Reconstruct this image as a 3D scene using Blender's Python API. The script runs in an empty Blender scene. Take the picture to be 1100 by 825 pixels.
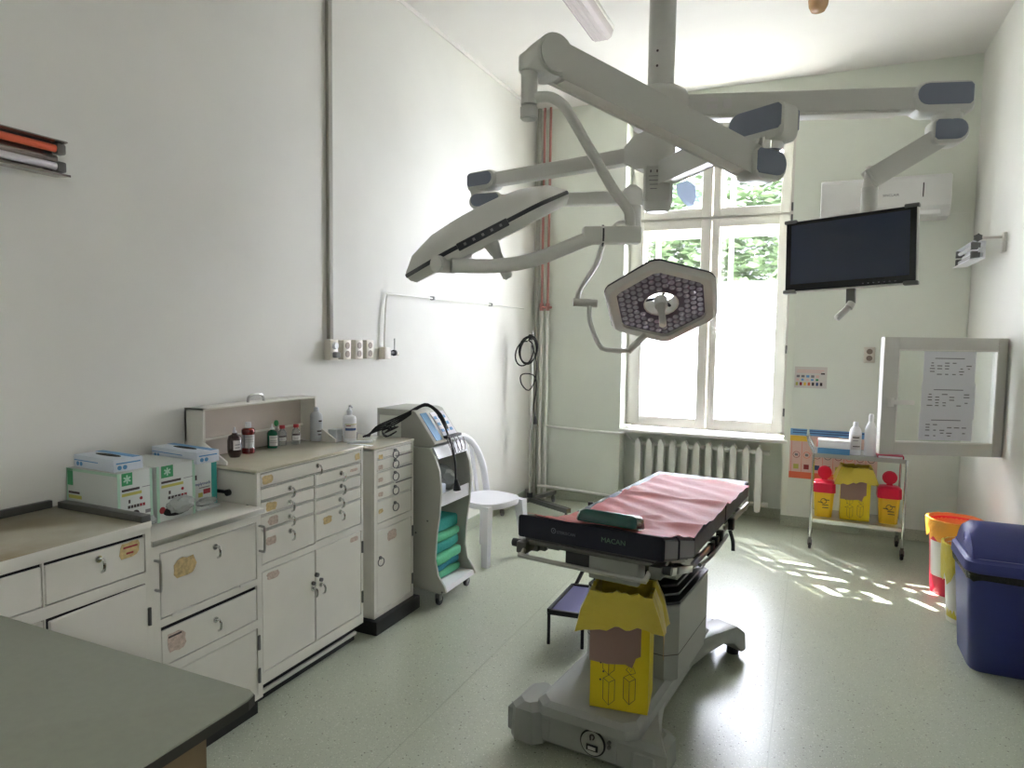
import bpy, bmesh, math, random
from mathutils import Vector, Matrix
random.seed(7)
SC = bpy.context.scene
COL = SC.collection
PI = math.pi

# ---------------------------------------------------------------- camera, light, exposure
cam_d = bpy.data.cameras.new('camera'); cam = bpy.data.objects.new('camera', cam_d); COL.objects.link(cam)
yaw, pitch, roll = 0.4190, -0.0704, 0.0141
fw = Vector((-math.sin(yaw)*math.cos(pitch), math.cos(yaw)*math.cos(pitch), math.sin(pitch)))
rt = Vector((math.cos(yaw), math.sin(yaw), 0)); up = rt.cross(fw)
rx = rt*math.cos(roll)+up*math.sin(roll); ux = -rt*math.sin(roll)+up*math.cos(roll)
m3 = Matrix((rx, ux, -fw)).transposed()
cam.matrix_world = Matrix.Translation((2.5147, -6.1496, 1.58)) @ m3.to_4x4()
cam_d.sensor_width = 36; cam_d.lens = 726.18/1100*36; cam_d.clip_start = .02
SC.camera = cam

w = bpy.data.worlds.new('daylight'); SC.world = w; w.use_nodes = True
bg = w.node_tree.nodes['Background']; bg.inputs[0].default_value = (.96, .97, 1.0, 1); bg.inputs[1].default_value = 18.0
sun_d = bpy.data.lights.new('sun', 'SUN'); sun = bpy.data.objects.new('sun', sun_d); COL.objects.link(sun)
sun_d.energy = 34; sun_d.angle = .009; sun_d.color = (1, .95, .86)
sun.rotation_euler = Vector((.52, -.62, -1.05)).to_track_quat('-Z', 'Y').to_euler()
pd = bpy.data.lights.new('window_portal', 'AREA'); po = bpy.data.objects.new('window_portal', pd); COL.objects.link(po)
pd.shape = 'RECTANGLE'; pd.size = 1.5; pd.size_y = 2.9; pd.cycles.is_portal = True
po.location = (1.595, .60, 2.15); po.rotation_euler = Vector((0, -1, 0)).to_track_quat('-Z', 'Z').to_euler()
pd2 = bpy.data.lights.new('side_fill_portal', 'AREA'); po2 = bpy.data.objects.new('side_fill_portal', pd2); COL.objects.link(po2)  # portal at the unseen opening added to bring in fill light
pd2.shape = 'RECTANGLE'; pd2.size = .4; pd2.size_y = .6; pd2.cycles.is_portal = True
po2.location = (3.92, -6.575, 1.9); po2.rotation_euler = Vector((-1, 0, 0)).to_track_quat('-Z', 'Z').to_euler()

SC.view_settings.view_transform = 'Standard'
try: SC.view_settings.look = 'None'
except Exception: pass
SC.view_settings.exposure = 1.42; SC.view_settings.gamma = 1; SC.view_settings.use_curve_mapping = False

# ---------------------------------------------------------------- helpers
def lin(c):
    return tuple(((v/255)/12.92 if v/255 <= .04045 else ((v/255+.055)/1.055)**2.4) for v in c)

def mat(name, col, rough=.5, metal=0, var=0, vscale=8, bump=0, bscale=60, alpha=1, trans=0, coat=0, spec=.5, sheen=0, emit=0):
    m = bpy.data.materials.new(name); m.use_nodes = True
    nt = m.node_tree; b = nt.nodes['Principled BSDF']
    c = lin(col)+(1,)
    b.inputs['Base Color'].default_value = c
    b.inputs['Roughness'].default_value = rough; b.inputs['Metallic'].default_value = metal
    b.inputs['Alpha'].default_value = alpha; b.inputs['Transmission Weight'].default_value = trans
    b.inputs['Coat Weight'].default_value = coat; b.inputs['Specular IOR Level'].default_value = spec
    if var or bump:
        tc = nt.nodes.new('ShaderNodeTexCoord')
    if var:
        n = nt.nodes.new('ShaderNodeTexNoise'); n.inputs['Scale'].default_value = vscale; n.inputs['Detail'].default_value = 5
        nt.links.new(tc.outputs['Object'], n.inputs['Vector'])
        r = nt.nodes.new('ShaderNodeMapRange'); r.inputs[1].default_value = .3; r.inputs[2].default_value = .7
        r.inputs[3].default_value = 1-var; r.inputs[4].default_value = 1+var
        nt.links.new(n.outputs[0], r.inputs[0])
        x = nt.nodes.new('ShaderNodeMix'); x.data_type = 'RGBA'; x.blend_type = 'MULTIPLY'; x.inputs[0].default_value = 1
        x.inputs[6].default_value = c; nt.links.new(r.outputs[0], x.inputs[7]); nt.links.new(x.outputs[2], b.inputs['Base Color'])
    if bump:
        n2 = nt.nodes.new('ShaderNodeTexNoise'); n2.inputs['Scale'].default_value = bscale; n2.inputs['Detail'].default_value = 4
        nt.links.new(tc.outputs['Object'], n2.inputs['Vector'])
        bp = nt.nodes.new('ShaderNodeBump'); bp.inputs['Strength'].default_value = bump; bp.inputs['Distance'].default_value = .01
        nt.links.new(n2.outputs[0], bp.inputs['Height']); nt.links.new(bp.outputs[0], b.inputs['Normal'])
    return m

def glass_mat(name, tint=(1, 1, 1), gloss=.08, transl=0, trcol=(.95, .96, 1)):
    m = bpy.data.materials.new(name); m.use_nodes = True; nt = m.node_tree; nt.nodes.clear()
    o = nt.nodes.new('ShaderNodeOutputMaterial'); t = nt.nodes.new('ShaderNodeBsdfTransparent'); t.inputs[0].default_value = tint+(1,)
    last = t
    if transl:
        tl = nt.nodes.new('ShaderNodeBsdfTranslucent'); tl.inputs[0].default_value = trcol+(1,)
        mx = nt.nodes.new('ShaderNodeMixShader'); mx.inputs[0].default_value = transl
        nt.links.new(t.outputs[0], mx.inputs[1]); nt.links.new(tl.outputs[0], mx.inputs[2]); last = mx
    g = nt.nodes.new('ShaderNodeBsdfGlossy'); g.inputs['Roughness'].default_value = .03 if not transl else .3
    mx2 = nt.nodes.new('ShaderNodeMixShader'); mx2.inputs[0].default_value = gloss
    nt.links.new(last.outputs[0], mx2.inputs[1]); nt.links.new(g.outputs[0], mx2.inputs[2])
    nt.links.new(mx2.outputs[0], o.inputs[0]); return m

M = {}
M['wall_l'] = mat('wall_paint_pale', (228, 227, 219), .55, var=.035, vscale=1.6, bump=.12, bscale=9)
M['wall_b'] = mat('wall_paint_green', (231, 235, 222), .5, var=.03, vscale=2, bump=.1, bscale=9)
M['panel'] = mat('wall_oil_panel', (231, 235, 223), .4, var=.02, vscale=2)
M['ceil'] = mat('ceiling_paint', (238, 235, 229), .7, var=.02, vscale=2)
M['white'] = mat('white_enamel', (222, 220, 212), .35)
M['frame'] = mat('window_frame_white', (226, 222, 214), .35)
M['cab'] = mat('cabinet_enamel', (224, 221, 210), .28, var=.03, vscale=6)
M['cabtop'] = mat('cabinet_top_cream', (206, 201, 180), .12, var=.04, vscale=9)
M['pink_in'] = mat('lid_inner_enamel', (205, 194, 184), .2)
M['gap'] = mat('dark_gap', (18, 18, 18), .8)
M['black'] = mat('black_plastic', (16, 16, 18), .45)
M['rubber'] = mat('black_rubber', (34, 36, 40), .4)
M['steel'] = mat('brushed_steel', (190, 190, 186), .28, 1)
M['chrome'] = mat('chrome', (215, 215, 212), .12, 1)
M['dsteel'] = mat('dark_steel', (120, 120, 118), .4, .9)
M['alum'] = mat('aluminium_frame', (200, 198, 190), .4, .15)
M['grey'] = mat('pendant_grey', (212, 212, 205), .4)
M['pad'] = mat('pendant_pad_blue_grey', (132, 139, 154), .5)
M['lampgrey'] = mat('lamp_grey', (214, 214, 207), .35)
M['dband'] = mat('dark_band', (34, 37, 44), .4)
M['screen'] = mat('screen_glass', (62, 70, 90), .08)  # base colour lightened to carry the bluish reflection on the screen
M['bezel'] = mat('bezel', (22, 25, 33), .25)
M['desk'] = mat('desk_laminate', (150, 154, 138), .5, var=.03, vscale=40)
M['deskedge'] = mat('desk_edge', (48, 46, 40), .5)
M['deskwood'] = mat('desk_panel_brown', (112, 94, 66), .5, var=.1, vscale=6)
M['tape'] = mat('old_tape', (196, 172, 120), .7, var=.25, vscale=70)
M['tape2'] = mat('old_label_residue', (196, 176, 160), .7, var=.2, vscale=90)
M['ink'] = mat('ink_dark', (70, 62, 60), .7)
M['inkg'] = mat('ink_grey', (130, 128, 130), .7)
M['carton'] = mat('carton_white', (203, 208, 202), .55)
M['cgreen'] = mat('carton_green', (58, 150, 94), .55)
M['cpale'] = mat('carton_pale_green', (170, 206, 182), .55)
M['cyellow'] = mat('print_olive', (184, 180, 92), .6)
M['cteal'] = mat('carton_teal', (48, 156, 146), .5)
M['cblue'] = mat('print_blue', (92, 150, 196), .5)
M['cred'] = mat('print_red', (150, 44, 50), .6)
M['tissue'] = mat('tissue_box_white', (208, 216, 226), .5)
M['poly'] = mat('clear_plastic_bag', (225, 230, 225), .25, trans=.35, alpha=.75)
M['brown'] = mat('brown_bottle', (52, 24, 26), .15, coat=.5)
M['redb'] = mat('iodine_bottle', (112, 30, 26), .15, coat=.5)
M['greenb'] = mat('green_bottle', (16, 92, 66), .2, coat=.4)
M['label'] = mat('label_white', (215, 212, 210), .6)
M['clear'] = mat('clear_bottle', (228, 232, 232), .12, trans=.6, alpha=.6)
M['cloudy'] = mat('cloudy_plastic', (222, 227, 230), .3, trans=.3, alpha=.9)
M['redcap'] = mat('red_cap', (178, 30, 40), .4)
M['greencap'] = mat('green_cap', (20, 120, 60), .4)
M['whitep'] = mat('white_plastic', (232, 233, 236), .3)
M['chair'] = mat('chair_white', (236, 236, 240), .35)
M['cart'] = mat('cart_grey', (184, 184, 174), .4)
M['cartin'] = mat('cart_shelf_white', (226, 226, 228), .4)
M['teal1'] = mat('drape_teal', (44, 152, 142), .85, bump=.4, bscale=40)
M['teal2'] = mat('drape_green', (86, 176, 132), .85, bump=.4, bscale=40)
M['teal3'] = mat('drape_blue', (40, 138, 158), .85, bump=.4, bscale=40)
M['pipew'] = mat('pipe_white', (236, 236, 228), .35)
M['piper'] = mat('pipe_red', (182, 124, 114), .5)
M['pipeg'] = mat('pipe_grey_green', (176, 176, 164), .5)
M['cond'] = mat('conduit_grey', (158, 156, 144), .5)
M['sock'] = mat('socket_cream', (224, 218, 204), .35)
M['sockd'] = mat('socket_brown', (140, 126, 112), .5)
M['navy'] = mat('mattress_navy', (20, 24, 42), .5, bump=.15, bscale=30)
M['navyside'] = mat('mattress_side_grey', (104, 104, 112), .5)
M['sheet'] = mat('pink_sheet', (247, 152, 146), .5, bump=.35, bscale=16)
M['dimgreen'] = mat('print_dim_green', (104, 132, 108), .6); M['dimgrey'] = mat('print_dim_grey', (126, 126, 138), .6)
M['gel'] = mat('gel_pad_green', (22, 78, 70), .22, var=.15, vscale=9, coat=.4)
M['base'] = mat('table_base_grey', (158, 160, 154), .38)
M['ycard'] = mat('carton_yellow', (226, 204, 24), .5)
M['card'] = mat('raw_cardboard', (150, 122, 112), .8)
M['ybag'] = mat('yellow_bag', (206, 186, 60), .3, bump=.6, bscale=24)
M['oranget'] = mat('orange_bag', (230, 160, 60), .35, bump=.6, bscale=30)
M['orangein'] = mat('orange_bag_inner', (206, 130, 80), .4, bump=.6, bscale=30)
M['redbin'] = mat('red_bin', (206, 28, 62), .35)
M['redlid'] = mat('sharps_red', (224, 22, 62), .3)
M['yplast'] = mat('sharps_yellow', (238, 196, 40), .35)
M['bluebin'] = mat('blue_bin', (52, 58, 122), .42, bump=.12, bscale=160)
M['bagblk'] = mat('black_bag', (20, 20, 22), .25, bump=.8, bscale=60)
M['mesh'] = mat('stool_top_purple', (70, 66, 120), .6)
M['orange'] = mat('orange_reflection', (228, 104, 70), .5)  # orange reflection in the left lamp, put into its upper tube's colour
M['reflector'] = mat('reflector_metal', (150, 140, 134), .25, .8)
M['tube'] = mat('fluorescent_tube', (226, 222, 226), .25)
M['diff'] = mat('diffuser_prismatic', (214, 204, 204), .2)
M['lampamber'] = mat('amber_glass', (188, 150, 110), .2)
M['folder'] = mat('folder_red', (170, 20, 62), .4)
M['paper'] = mat('paper', (226, 226, 230), .8)
M['ac'] = mat('ac_white', (226, 226, 222), .35)
M['acshade'] = mat('ac_slot', (90, 90, 88), .5)
M['tan'] = mat('torn_kraft', (190, 160, 126), .8)
M['lens'] = mat('led_lens', (190, 186, 200), .08, .4)
M['lensbed'] = mat('led_bed', (84, 76, 92), .3)
M['posterw'] = mat('poster_paper', (214, 208, 200), .6)
M['posterb'] = mat('poster_blue', (110, 160, 206), .6)
M['posterd'] = mat('poster_ink_blue', (60, 84, 130), .6)
M['postery'] = mat('poster_yellow', (236, 196, 70), .6)
M['postero'] = mat('poster_orange', (226, 112, 80), .6)
M['posterp'] = mat('poster_pink', (224, 190, 180), .6)
M['leaf'] = mat('leaves', (66, 84, 50), .7, var=.3, vscale=2)
M['bark'] = mat('bark', (92, 78, 62), .9)
M['facade'] = mat('far_facade', (66, 64, 70), .8)
M['roofm'] = mat('far_roof', (58, 54, 60), .8)
M['ground'] = mat('outdoor_ground', (150, 152, 140), .9)
M['violet'] = mat('shape_blue', (176, 194, 232), .5)
M['glass'] = glass_mat('window_glass', (.97, .98, 1), .06)
M['film'] = glass_mat('frosted_film', (.97, .97, 1), .04, .72, (.93, .93, 1))
M['sashglass'] = glass_mat('sash_glass', (.95, .97, .95), .10)

# floor: speckled vinyl
def floor_mat():
    m = bpy.data.materials.new('floor_vinyl'); m.use_nodes = True; nt = m.node_tree; b = nt.nodes['Principled BSDF']
    tc = nt.nodes.new('ShaderNodeTexCoord')
    base = lin((176, 182, 161))+(1,)
    n = nt.nodes.new('ShaderNodeTexNoise'); n.inputs['Scale'].default_value = 1.2; n.inputs['Detail'].default_value = 4
    nt.links.new(tc.outputs['Object'], n.inputs['Vector'])
    r = nt.nodes.new('ShaderNodeMapRange'); r.inputs[1].default_value = .3; r.inputs[2].default_value = .7; r.inputs[3].default_value = .94; r.inputs[4].default_value = 1.05
    nt.links.new(n.outputs[0], r.inputs[0])
    def speck(scale, thr, col, prev):
        v = nt.nodes.new('ShaderNodeTexVoronoi'); v.inputs['Scale'].default_value = scale; nt.links.new(tc.outputs['Object'], v.inputs['Vector'])
        sep = nt.nodes.new('ShaderNodeSeparateColor'); nt.links.new(v.outputs['Color'], sep.inputs[0])
        lt = nt.nodes.new('ShaderNodeMath'); lt.operation = 'LESS_THAN'; lt.inputs[1].default_value = thr; nt.links.new(sep.outputs[0], lt.inputs[0])
        d = nt.nodes.new('ShaderNodeMath'); d.operation = 'LESS_THAN'; d.inputs[1].default_value = .42; nt.links.new(v.outputs['Distance'], d.inputs[0])
        mu = nt.nodes.new('ShaderNodeMath'); mu.operation = 'MULTIPLY'; nt.links.new(lt.outputs[0], mu.inputs[0]); nt.links.new(d.outputs[0], mu.inputs[1])
        x = nt.nodes.new('ShaderNodeMix'); x.data_type = 'RGBA'; nt.links.new(mu.outputs[0], x.inputs[0])
        nt.links.new(prev, x.inputs[6]); x.inputs[7].default_value = lin(col)+(1,); return x.outputs[2]
    x0 = nt.nodes.new('ShaderNodeMix'); x0.data_type = 'RGBA'; x0.blend_type = 'MULTIPLY'; x0.inputs[0].default_value = 1; x0.inputs[6].default_value = base
    nt.links.new(r.outputs[0], x0.inputs[7])
    o = speck(230, .14, (140, 144, 126), x0.outputs[2]); o = speck(190, .10, (212, 214, 200), o); o = speck(120, .02, (104, 106, 88), o)
    nt.links.new(o, b.inputs['Base Color']); b.inputs['Roughness'].default_value = .31; b.inputs['Specular IOR Level'].default_value = 1.0
    n2 = nt.nodes.new('ShaderNodeTexNoise'); n2.inputs['Scale'].default_value = 6; n2.inputs['Detail'].default_value = 3; nt.links.new(tc.outputs['Object'], n2.inputs['Vector'])
    bp = nt.nodes.new('ShaderNodeBump'); bp.inputs['Strength'].default_value = .04; bp.inputs['Distance'].default_value = .02
    nt.links.new(n2.outputs[0], bp.inputs['Height']); nt.links.new(bp.outputs[0], b.inputs['Normal'])
    return m
M['floor'] = floor_mat()

def stain_mat():
    m = mat('cabinet_top_stained', (192, 189, 170), .3)
    nt = m.node_tree; b = nt.nodes['Principled BSDF']; tc = nt.nodes.new('ShaderNodeTexCoord')
    n = nt.nodes.new('ShaderNodeTexNoise'); n.inputs['Scale'].default_value = 3.2; n.inputs['Detail'].default_value = 7
    nt.links.new(tc.outputs['Object'], n.inputs['Vector'])
    cr = nt.nodes.new('ShaderNodeValToRGB'); cr.color_ramp.elements[0].position = .4; cr.color_ramp.elements[0].color = lin((190, 188, 170))+(1,)
    cr.color_ramp.elements[1].position = .68; cr.color_ramp.elements[1].color = lin((150, 132, 92))+(1,)
    nt.links.new(n.outputs[0], cr.inputs[0]); nt.links.new(cr.outputs[0], b.inputs['Base Color']); return m
M['stain'] = stain_mat()

def wl(o):
    v = Vector((0, 0, 0))
    while o is not None: v += o.location; o = o.parent
    return v

def tag(o, label=None, cat=None, group=None, kind=None):
    if label: o['label'] = label
    if cat: o['category'] = cat
    if group: o['group'] = group
    if kind: o['kind'] = kind
    return o

def thing(name, loc, label, cat, group=None):
    e = bpy.data.objects.new(name, None); COL.objects.link(e); e.location = loc; e.empty_display_size = .05
    return tag(e, label, cat, group)

class G:
    def __init__(s): s.bm = bmesh.new()
    def _bev(s, verts, bev, seg=2):
        if bev:
            ed = set(e for v in verts for e in v.link_edges)
            bmesh.ops.bevel(s.bm, geom=list(ed), offset=bev, segments=seg, profile=.5, affect='EDGES')
    def box(s, a, b, bev=0, seg=2):
        r = bmesh.ops.create_cube(s.bm, size=1); vs = r['verts']
        for v in vs: v.co = Vector(((a[0]+b[0])/2+v.co.x*(b[0]-a[0]), (a[1]+b[1])/2+v.co.y*(b[1]-a[1]), (a[2]+b[2])/2+v.co.z*(b[2]-a[2])))
        s._bev(vs, bev, seg); return s
    def obox(s, c, size, R=None, bev=0, seg=2):
        r = bmesh.ops.create_cube(s.bm, size=1); vs = r['verts']; R = R or Matrix.Identity(3)
        for v in vs: v.co = Vector(c)+R@Vector((v.co.x*size[0], v.co.y*size[1], v.co.z*size[2]))
        s._bev(vs, bev, seg); return s
    def beam(s, p, q, wd, ht, bev=0, upv=(0, 0, 1)):
        p, q = Vector(p), Vector(q); y = (q-p).normalized(); x = y.cross(Vector(upv)).normalized(); z = x.cross(y)
        R = Matrix((x, y, z)).transposed()
        return s.obox((p+q)/2, (wd, (q-p).length, ht), R, bev)
    def cyl(s, p, q, r0, r1=None, seg=20, bev=0):
        p, q = Vector(p), Vector(q); d = q-p; r1 = r0 if r1 is None else r1
        mt = Matrix.Translation((p+q)/2) @ d.to_track_quat('Z', 'Y').to_matrix().to_4x4()
        r = bmesh.ops.create_cone(s.bm, cap_ends=True, segments=seg, radius1=r0, radius2=r1, depth=d.length, matrix=mt)
        if bev:
            vs = r['verts']; ed = [e for e in set(e for v in vs for e in v.link_edges) if abs((e.verts[0].co-e.verts[1].co).normalized().dot(d.normalized())) < .3]
            bmesh.ops.bevel(s.bm, geom=ed, offset=bev, segments=2, affect='EDGES')
        return s
    def sphere(s, c, r, sc=(1, 1, 1), seg=16):
        mt = Matrix.Translation(c) @ Matrix.Diagonal((sc[0], sc[1], sc[2], 1))
        bmesh.ops.create_uvsphere(s.bm, u_segments=seg, v_segments=max(6, seg//2), radius=r, matrix=mt); return s
    def tube(s, pts, r, seg=8, smooth=3):
        P = [Vector(p) for p in pts]
        if smooth and len(P) > 2:
            Q = []
            for i in range(len(P)-1):
                a = P[max(i-1, 0)]; b = P[i]; c = P[i+1]; d = P[min(i+2, len(P)-1)]
                for k in range(smooth):
                    t = k/smooth
                    Q.append(.5*((2*b)+(c-a)*t+(2*a-5*b+4*c-d)*t*t+(-a+3*b-3*c+d)*t**3))
            Q.append(P[-1]); P = Q
        rings = []; prev = None
        for i, p in enumerate(P):
            t = (P[min(i+1, len(P)-1)]-P[max(i-1, 0)]).normalized()
            if prev is None:
                n = t.cross(Vector((0, 0, 1)))
                if n.length < .05: n = t.cross(Vector((1, 0, 0)))
            else: n = prev-t*prev.dot(t)
            n.normalize(); prev = n; bn = t.cross(n)
            rr = r[i*len(r)//len(P)] if isinstance(r, (list, tuple)) else r
            rings.append([s.bm.verts.new(p+(n*math.cos(2*PI*k/seg)+bn*math.sin(2*PI*k/seg))*rr) for k in range(seg)])
        for a, b in zip(rings, rings[1:]):
            for k in range(seg): s.bm.faces.new((a[k], a[(k+1) % seg], b[(k+1) % seg], b[k]))
        s.bm.faces.new(rings[0][::-1]); s.bm.faces.new(rings[-1]); return s
    def prism(s, poly, ax, a, b, bev=0, seg=2):
        # poly in the two remaining axes (in order), extruded along ax from a to b
        def mk(p, t):
            c = [0, 0, 0]; o = [i for i in range(3) if i != ax]; c[o[0]], c[o[1]] = p; c[ax] = t; return c
        A = [s.bm.verts.new(mk(p, a)) for p in poly]; B = [s.bm.verts.new(mk(p, b)) for p in poly]; n = len(poly)
        s.bm.faces.new(A); s.bm.faces.new(B[::-1])
        for i in range(n): s.bm.faces.new((A[i], B[i], B[(i+1) % n], A[(i+1) % n]))
        bmesh.ops.recalc_face_normals(s.bm, faces=list(set(f for v in A+B for f in v.link_faces)))
        s._bev(A+B, bev, seg); return s
    def loft(s, rings, close=True):
        R = [[s.bm.verts.new(p) for p in r] for r in rings]; n = len(R[0])
        for a, b in zip(R, R[1:]):
            for k in range(n): s.bm.faces.new((a[k], a[(k+1) % n], b[(k+1) % n], b[k]))
        if close: s.bm.faces.new(R[0][::-1]); s.bm.faces.new(R[-1])
        bmesh.ops.recalc_face_normals(s.bm, faces=list(set(f for r in R for v in r for f in v.link_faces))); return s
    def lathe(s, prof, c=(0, 0, 0), seg=24, sx=1, sy=1):
        rings = [[(c[0]+r*sx*math.cos(2*PI*k/seg), c[1]+r*sy*math.sin(2*PI*k/seg), c[2]+z) for k in range(seg)] for r, z in prof]
        return s.loft(rings)
    def quad(s, *p): s.bm.faces.new([s.bm.verts.new(q) for q in p]); return s
    def grid(s, fn, nu, nv, thick=0):
        V = [[s.bm.verts.new(fn(i/nu, j/nv)) for j in range(nv+1)] for i in range(nu+1)]
        fs = [s.bm.faces.new((V[i][j], V[i+1][j], V[i+1][j+1], V[i][j+1])) for i in range(nu) for j in range(nv)]
        if thick: bmesh.ops.solidify(s.bm, geom=fs, thickness=thick)
        return s
    def out(s, name, m, parent=None, sm=35, mtx=None):
        if mtx is not None: bmesh.ops.transform(s.bm, matrix=mtx, verts=s.bm.verts)
        if parent is not None: bmesh.ops.translate(s.bm, vec=-wl(parent), verts=s.bm.verts)
        bmesh.ops.recalc_face_normals(s.bm, faces=s.bm.faces) if False else None
        me = bpy.data.meshes.new(name); s.bm.to_mesh(me); s.bm.free()
        ms = m if isinstance(m, (list, tuple)) else [m]
        for x in ms: me.materials.append(M[x])
        if sm:
            me.polygons.foreach_set('use_smooth', [True]*len(me.polygons))
            me.set_sharp_from_angle(angle=math.radians(sm))
        o = bpy.data.objects.new(name, me); COL.objects.link(o); o.parent = parent; return o

def solo(o, label, cat, group=None):
    """a thing that is one mesh: put its origin at the base centre"""
    me = o.data; xs = [v.co for v in me.vertices]
    c = Vector(((min(v.x for v in xs)+max(v.x for v in xs))/2, (min(v.y for v in xs)+max(v.y for v in xs))/2, min(v.z for v in xs)))
    me.transform(Matrix.Translation(-c)); o.location = c
    return tag(o, label, cat, group)

def text(body, origin, xd, yd, size, m, parent, name='lettering', align='LEFT', ext=.0004):
    cu = bpy.data.curves.new(name, 'FONT'); cu.body = body; cu.size = size; cu.align_x = align; cu.extrude = ext; cu.resolution_u = 2
    t = bpy.data.objects.new('tmp', cu); COL.objects.link(t)
    dg = bpy.context.evaluated_depsgraph_get(); me = bpy.data.meshes.new_from_object(t.evaluated_get(dg))
    COL.objects.unlink(t); bpy.data.objects.remove(t)
    xd = Vector(xd).normalized(); yd = Vector(yd).normalized(); zd = xd.cross(yd)
    R = Matrix((xd, yd, zd)).transposed().to_4x4()
    me.transform(Matrix.Translation(Vector(origin)-(wl(parent) if parent else Vector()))@R)
    me.materials.clear(); me.materials.append(M[m]); me.name = name
    o = bpy.data.objects.new(name, me); COL.objects.link(o); o.parent = parent; return o

def clone(o, parent=None):
    c = o.copy(); COL.objects.link(c); c.parent = parent
    for ch in list(o.children): clone(ch, c)
    return c

def struct(o): o['kind'] = 'structure'; return o

# ================================================================ SETTING
W, H, YF = 3.58, 3.73, -7.6
struct(G().box((-.3, YF, -.1), (W+.3, .0, 0)).out('floor', 'floor', sm=0))
struct(G().box((-.3, YF-.2, H), (W+.3, .45, H+.15)).out('ceiling', 'ceil', sm=0))
struct(G().box((-.3, YF, 0), (0, .0, H)).out('wall_left', 'wall_l', sm=0))
gr = G()   # the right wall has an added, unseen opening behind the camera for fill light
gr.box((W, -6.375, 0), (W+.3, .0, H)); gr.box((W, YF, 0), (W+.3, -6.775, H)); gr.box((W, -6.775, 0), (W+.3, -6.375, 1.6)); gr.box((W, -6.775, 2.2), (W+.3, -6.375, H))
struct(gr.out('wall_right', 'wall_l', sm=0))
struct(G().box((-.3, YF-.2, 0), (W+.3, YF, H)).out('wall_front', 'wall_l', sm=0))
OX0, OX1, OZ0, OZ1 = .885, 2.31, .735, 3.53
gb = G()
gb.box((-.3, 0, 0), (OX0, .45, H)); gb.box((OX1, 0, 0), (W+.3, .45, H)); gb.box((OX0, 0, OZ1), (OX1, .45, H)); gb.box((OX0, .2, -.1), (OX1, .45, OZ0-.03))
struct(gb.out('wall_back', 'wall_b', sm=0))
struct(G().box((OX0, 0, -.1), (OX1, .2, 0)).out('floor_niche', 'floor', sm=0))
# skirting (vinyl coved up the wall)
struct(G().box((0, YF, 0), (.012, 0, .092)).out('baseboard_left', 'floor', sm=0))
bb = G(); bb.box((.012, -.012, 0), (OX0, 0, .092)); bb.box((OX1, -.012, 0), (W-.012, 0, .092))
struct(bb.out('baseboard_back', 'floor', sm=0))
struct(G().box((OX0, .188, 0), (OX1, .2, .092)).out('baseboard_niche', 'floor', sm=0))
struct(G().box((W-.012, YF, 0), (W, 0, .092)).out('baseboard_right', 'floor', sm=0))
# smooth board sheet to the right of the window, up to 2.56 m
struct(G().box((2.36, -.007, .092), (W-.004, 0, 2.562), .002).out('trim_1', 'panel', sm=0))
struct(G().box((0, YF, H-.03), (.012, 0, H), .005).out('trim_2', 'ceil', sm=0))
# faint welded seams of the vinyl floor
sm_ = G()
for x in (1.12, 2.42): sm_.box((x-.0025, YF, 0), (x+.0025, -.02, .0006))
struct(sm_.out('trim_3', 'inkg', sm=0)); bpy.data.objects['trim_3'].data.materials[0] = mat('weld_seam', (168, 174, 154), .3)

# ---- window
wn = bpy.data.objects.new('window_1', None); COL.objects.link(wn); wn.location = (1.6, .2, OZ0); struct(wn)
FX0, FX1, FZ0, FZ1 = .89, 2.306, .75, 3.52
MX = 1.632; TZ0, TZ1 = 2.655, 2.672
g = G(); FY0, FY1 = .205, .265
g.box((FX0, FY0, FZ0), (FX0+.028, FY1, FZ1)); g.box((FX1-.028, FY0, FZ0), (FX1, FY1, FZ1))
g.box((FX0, FY0, FZ0), (FX1, FY1, FZ0+.025)); g.box((FX0, FY0, FZ1-.03), (FX1, FY1, FZ1)); g.box((FX0, FY0+.01, TZ0-.02), (FX1, FY1, TZ1+.02))
g.out('frame', 'frame', wn, sm=0)
def sash(x0, x1, z0, z1, gx0, gx1, gz0, gz1, film=None, handle=None):
    s = G(); y0, y1 = .185, .24
    s.box((x0, y0, z0), (gx0, y1, z1), .004); s.box((gx1, y0, z0), (x1, y1, z1), .004)
    s.box((gx0, y0+.001, z0), (gx1, y1, gz0), .004); s.box((gx0, y0+.001, gz1), (gx1, y1, z1), .004)
    so = s.out('sash', 'frame', wn)
    G().box((gx0, .215, gz0), (gx1, .219, gz1)).out('pane', 'glass', so, sm=0)
    if film: G().box((gx0, .212, gz0), (gx1, .2135, film)).out('frosted_film', 'film', so, sm=0)['label'] = 'white frosted privacy film on lower glass'
    if handle:
        hx, hz = handle
        h = G(); h.box((hx-.012, .172, hz-.035), (hx+.012, .186, hz+.035), .004); h.cyl((hx, .15, hz), (hx, .175, hz), .008); h.box((hx-.008, .145, hz-.007), (hx+.11, .158, hz+.007), .004)
        h.out('handle', 'white', so)
sash(.915, MX-.006, .772, 2.652, 1.018, 1.542, .845, 2.575, 2.07)
sash(MX+.006, 2.282, .772, 2.652, 1.703, 2.196, .855, 2.58, 2.095, (1.665, 1.66))
sash(.915, MX-.006, 2.675, 3.495, 1.018, 1.54, 2.752, 3.40)
sash(MX+.006, 2.282, 2.675, 3.495, 1.703, 2.205, 2.748, 3.345)
for z in (.95, 2.5, 2.62, 2.72, 3.42, 1.5):
    G().cyl((2.295, .182, z-.035), (2.295, .182, z+.035), .008, seg=8).out('hinge', 'dsteel', wn)
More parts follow.
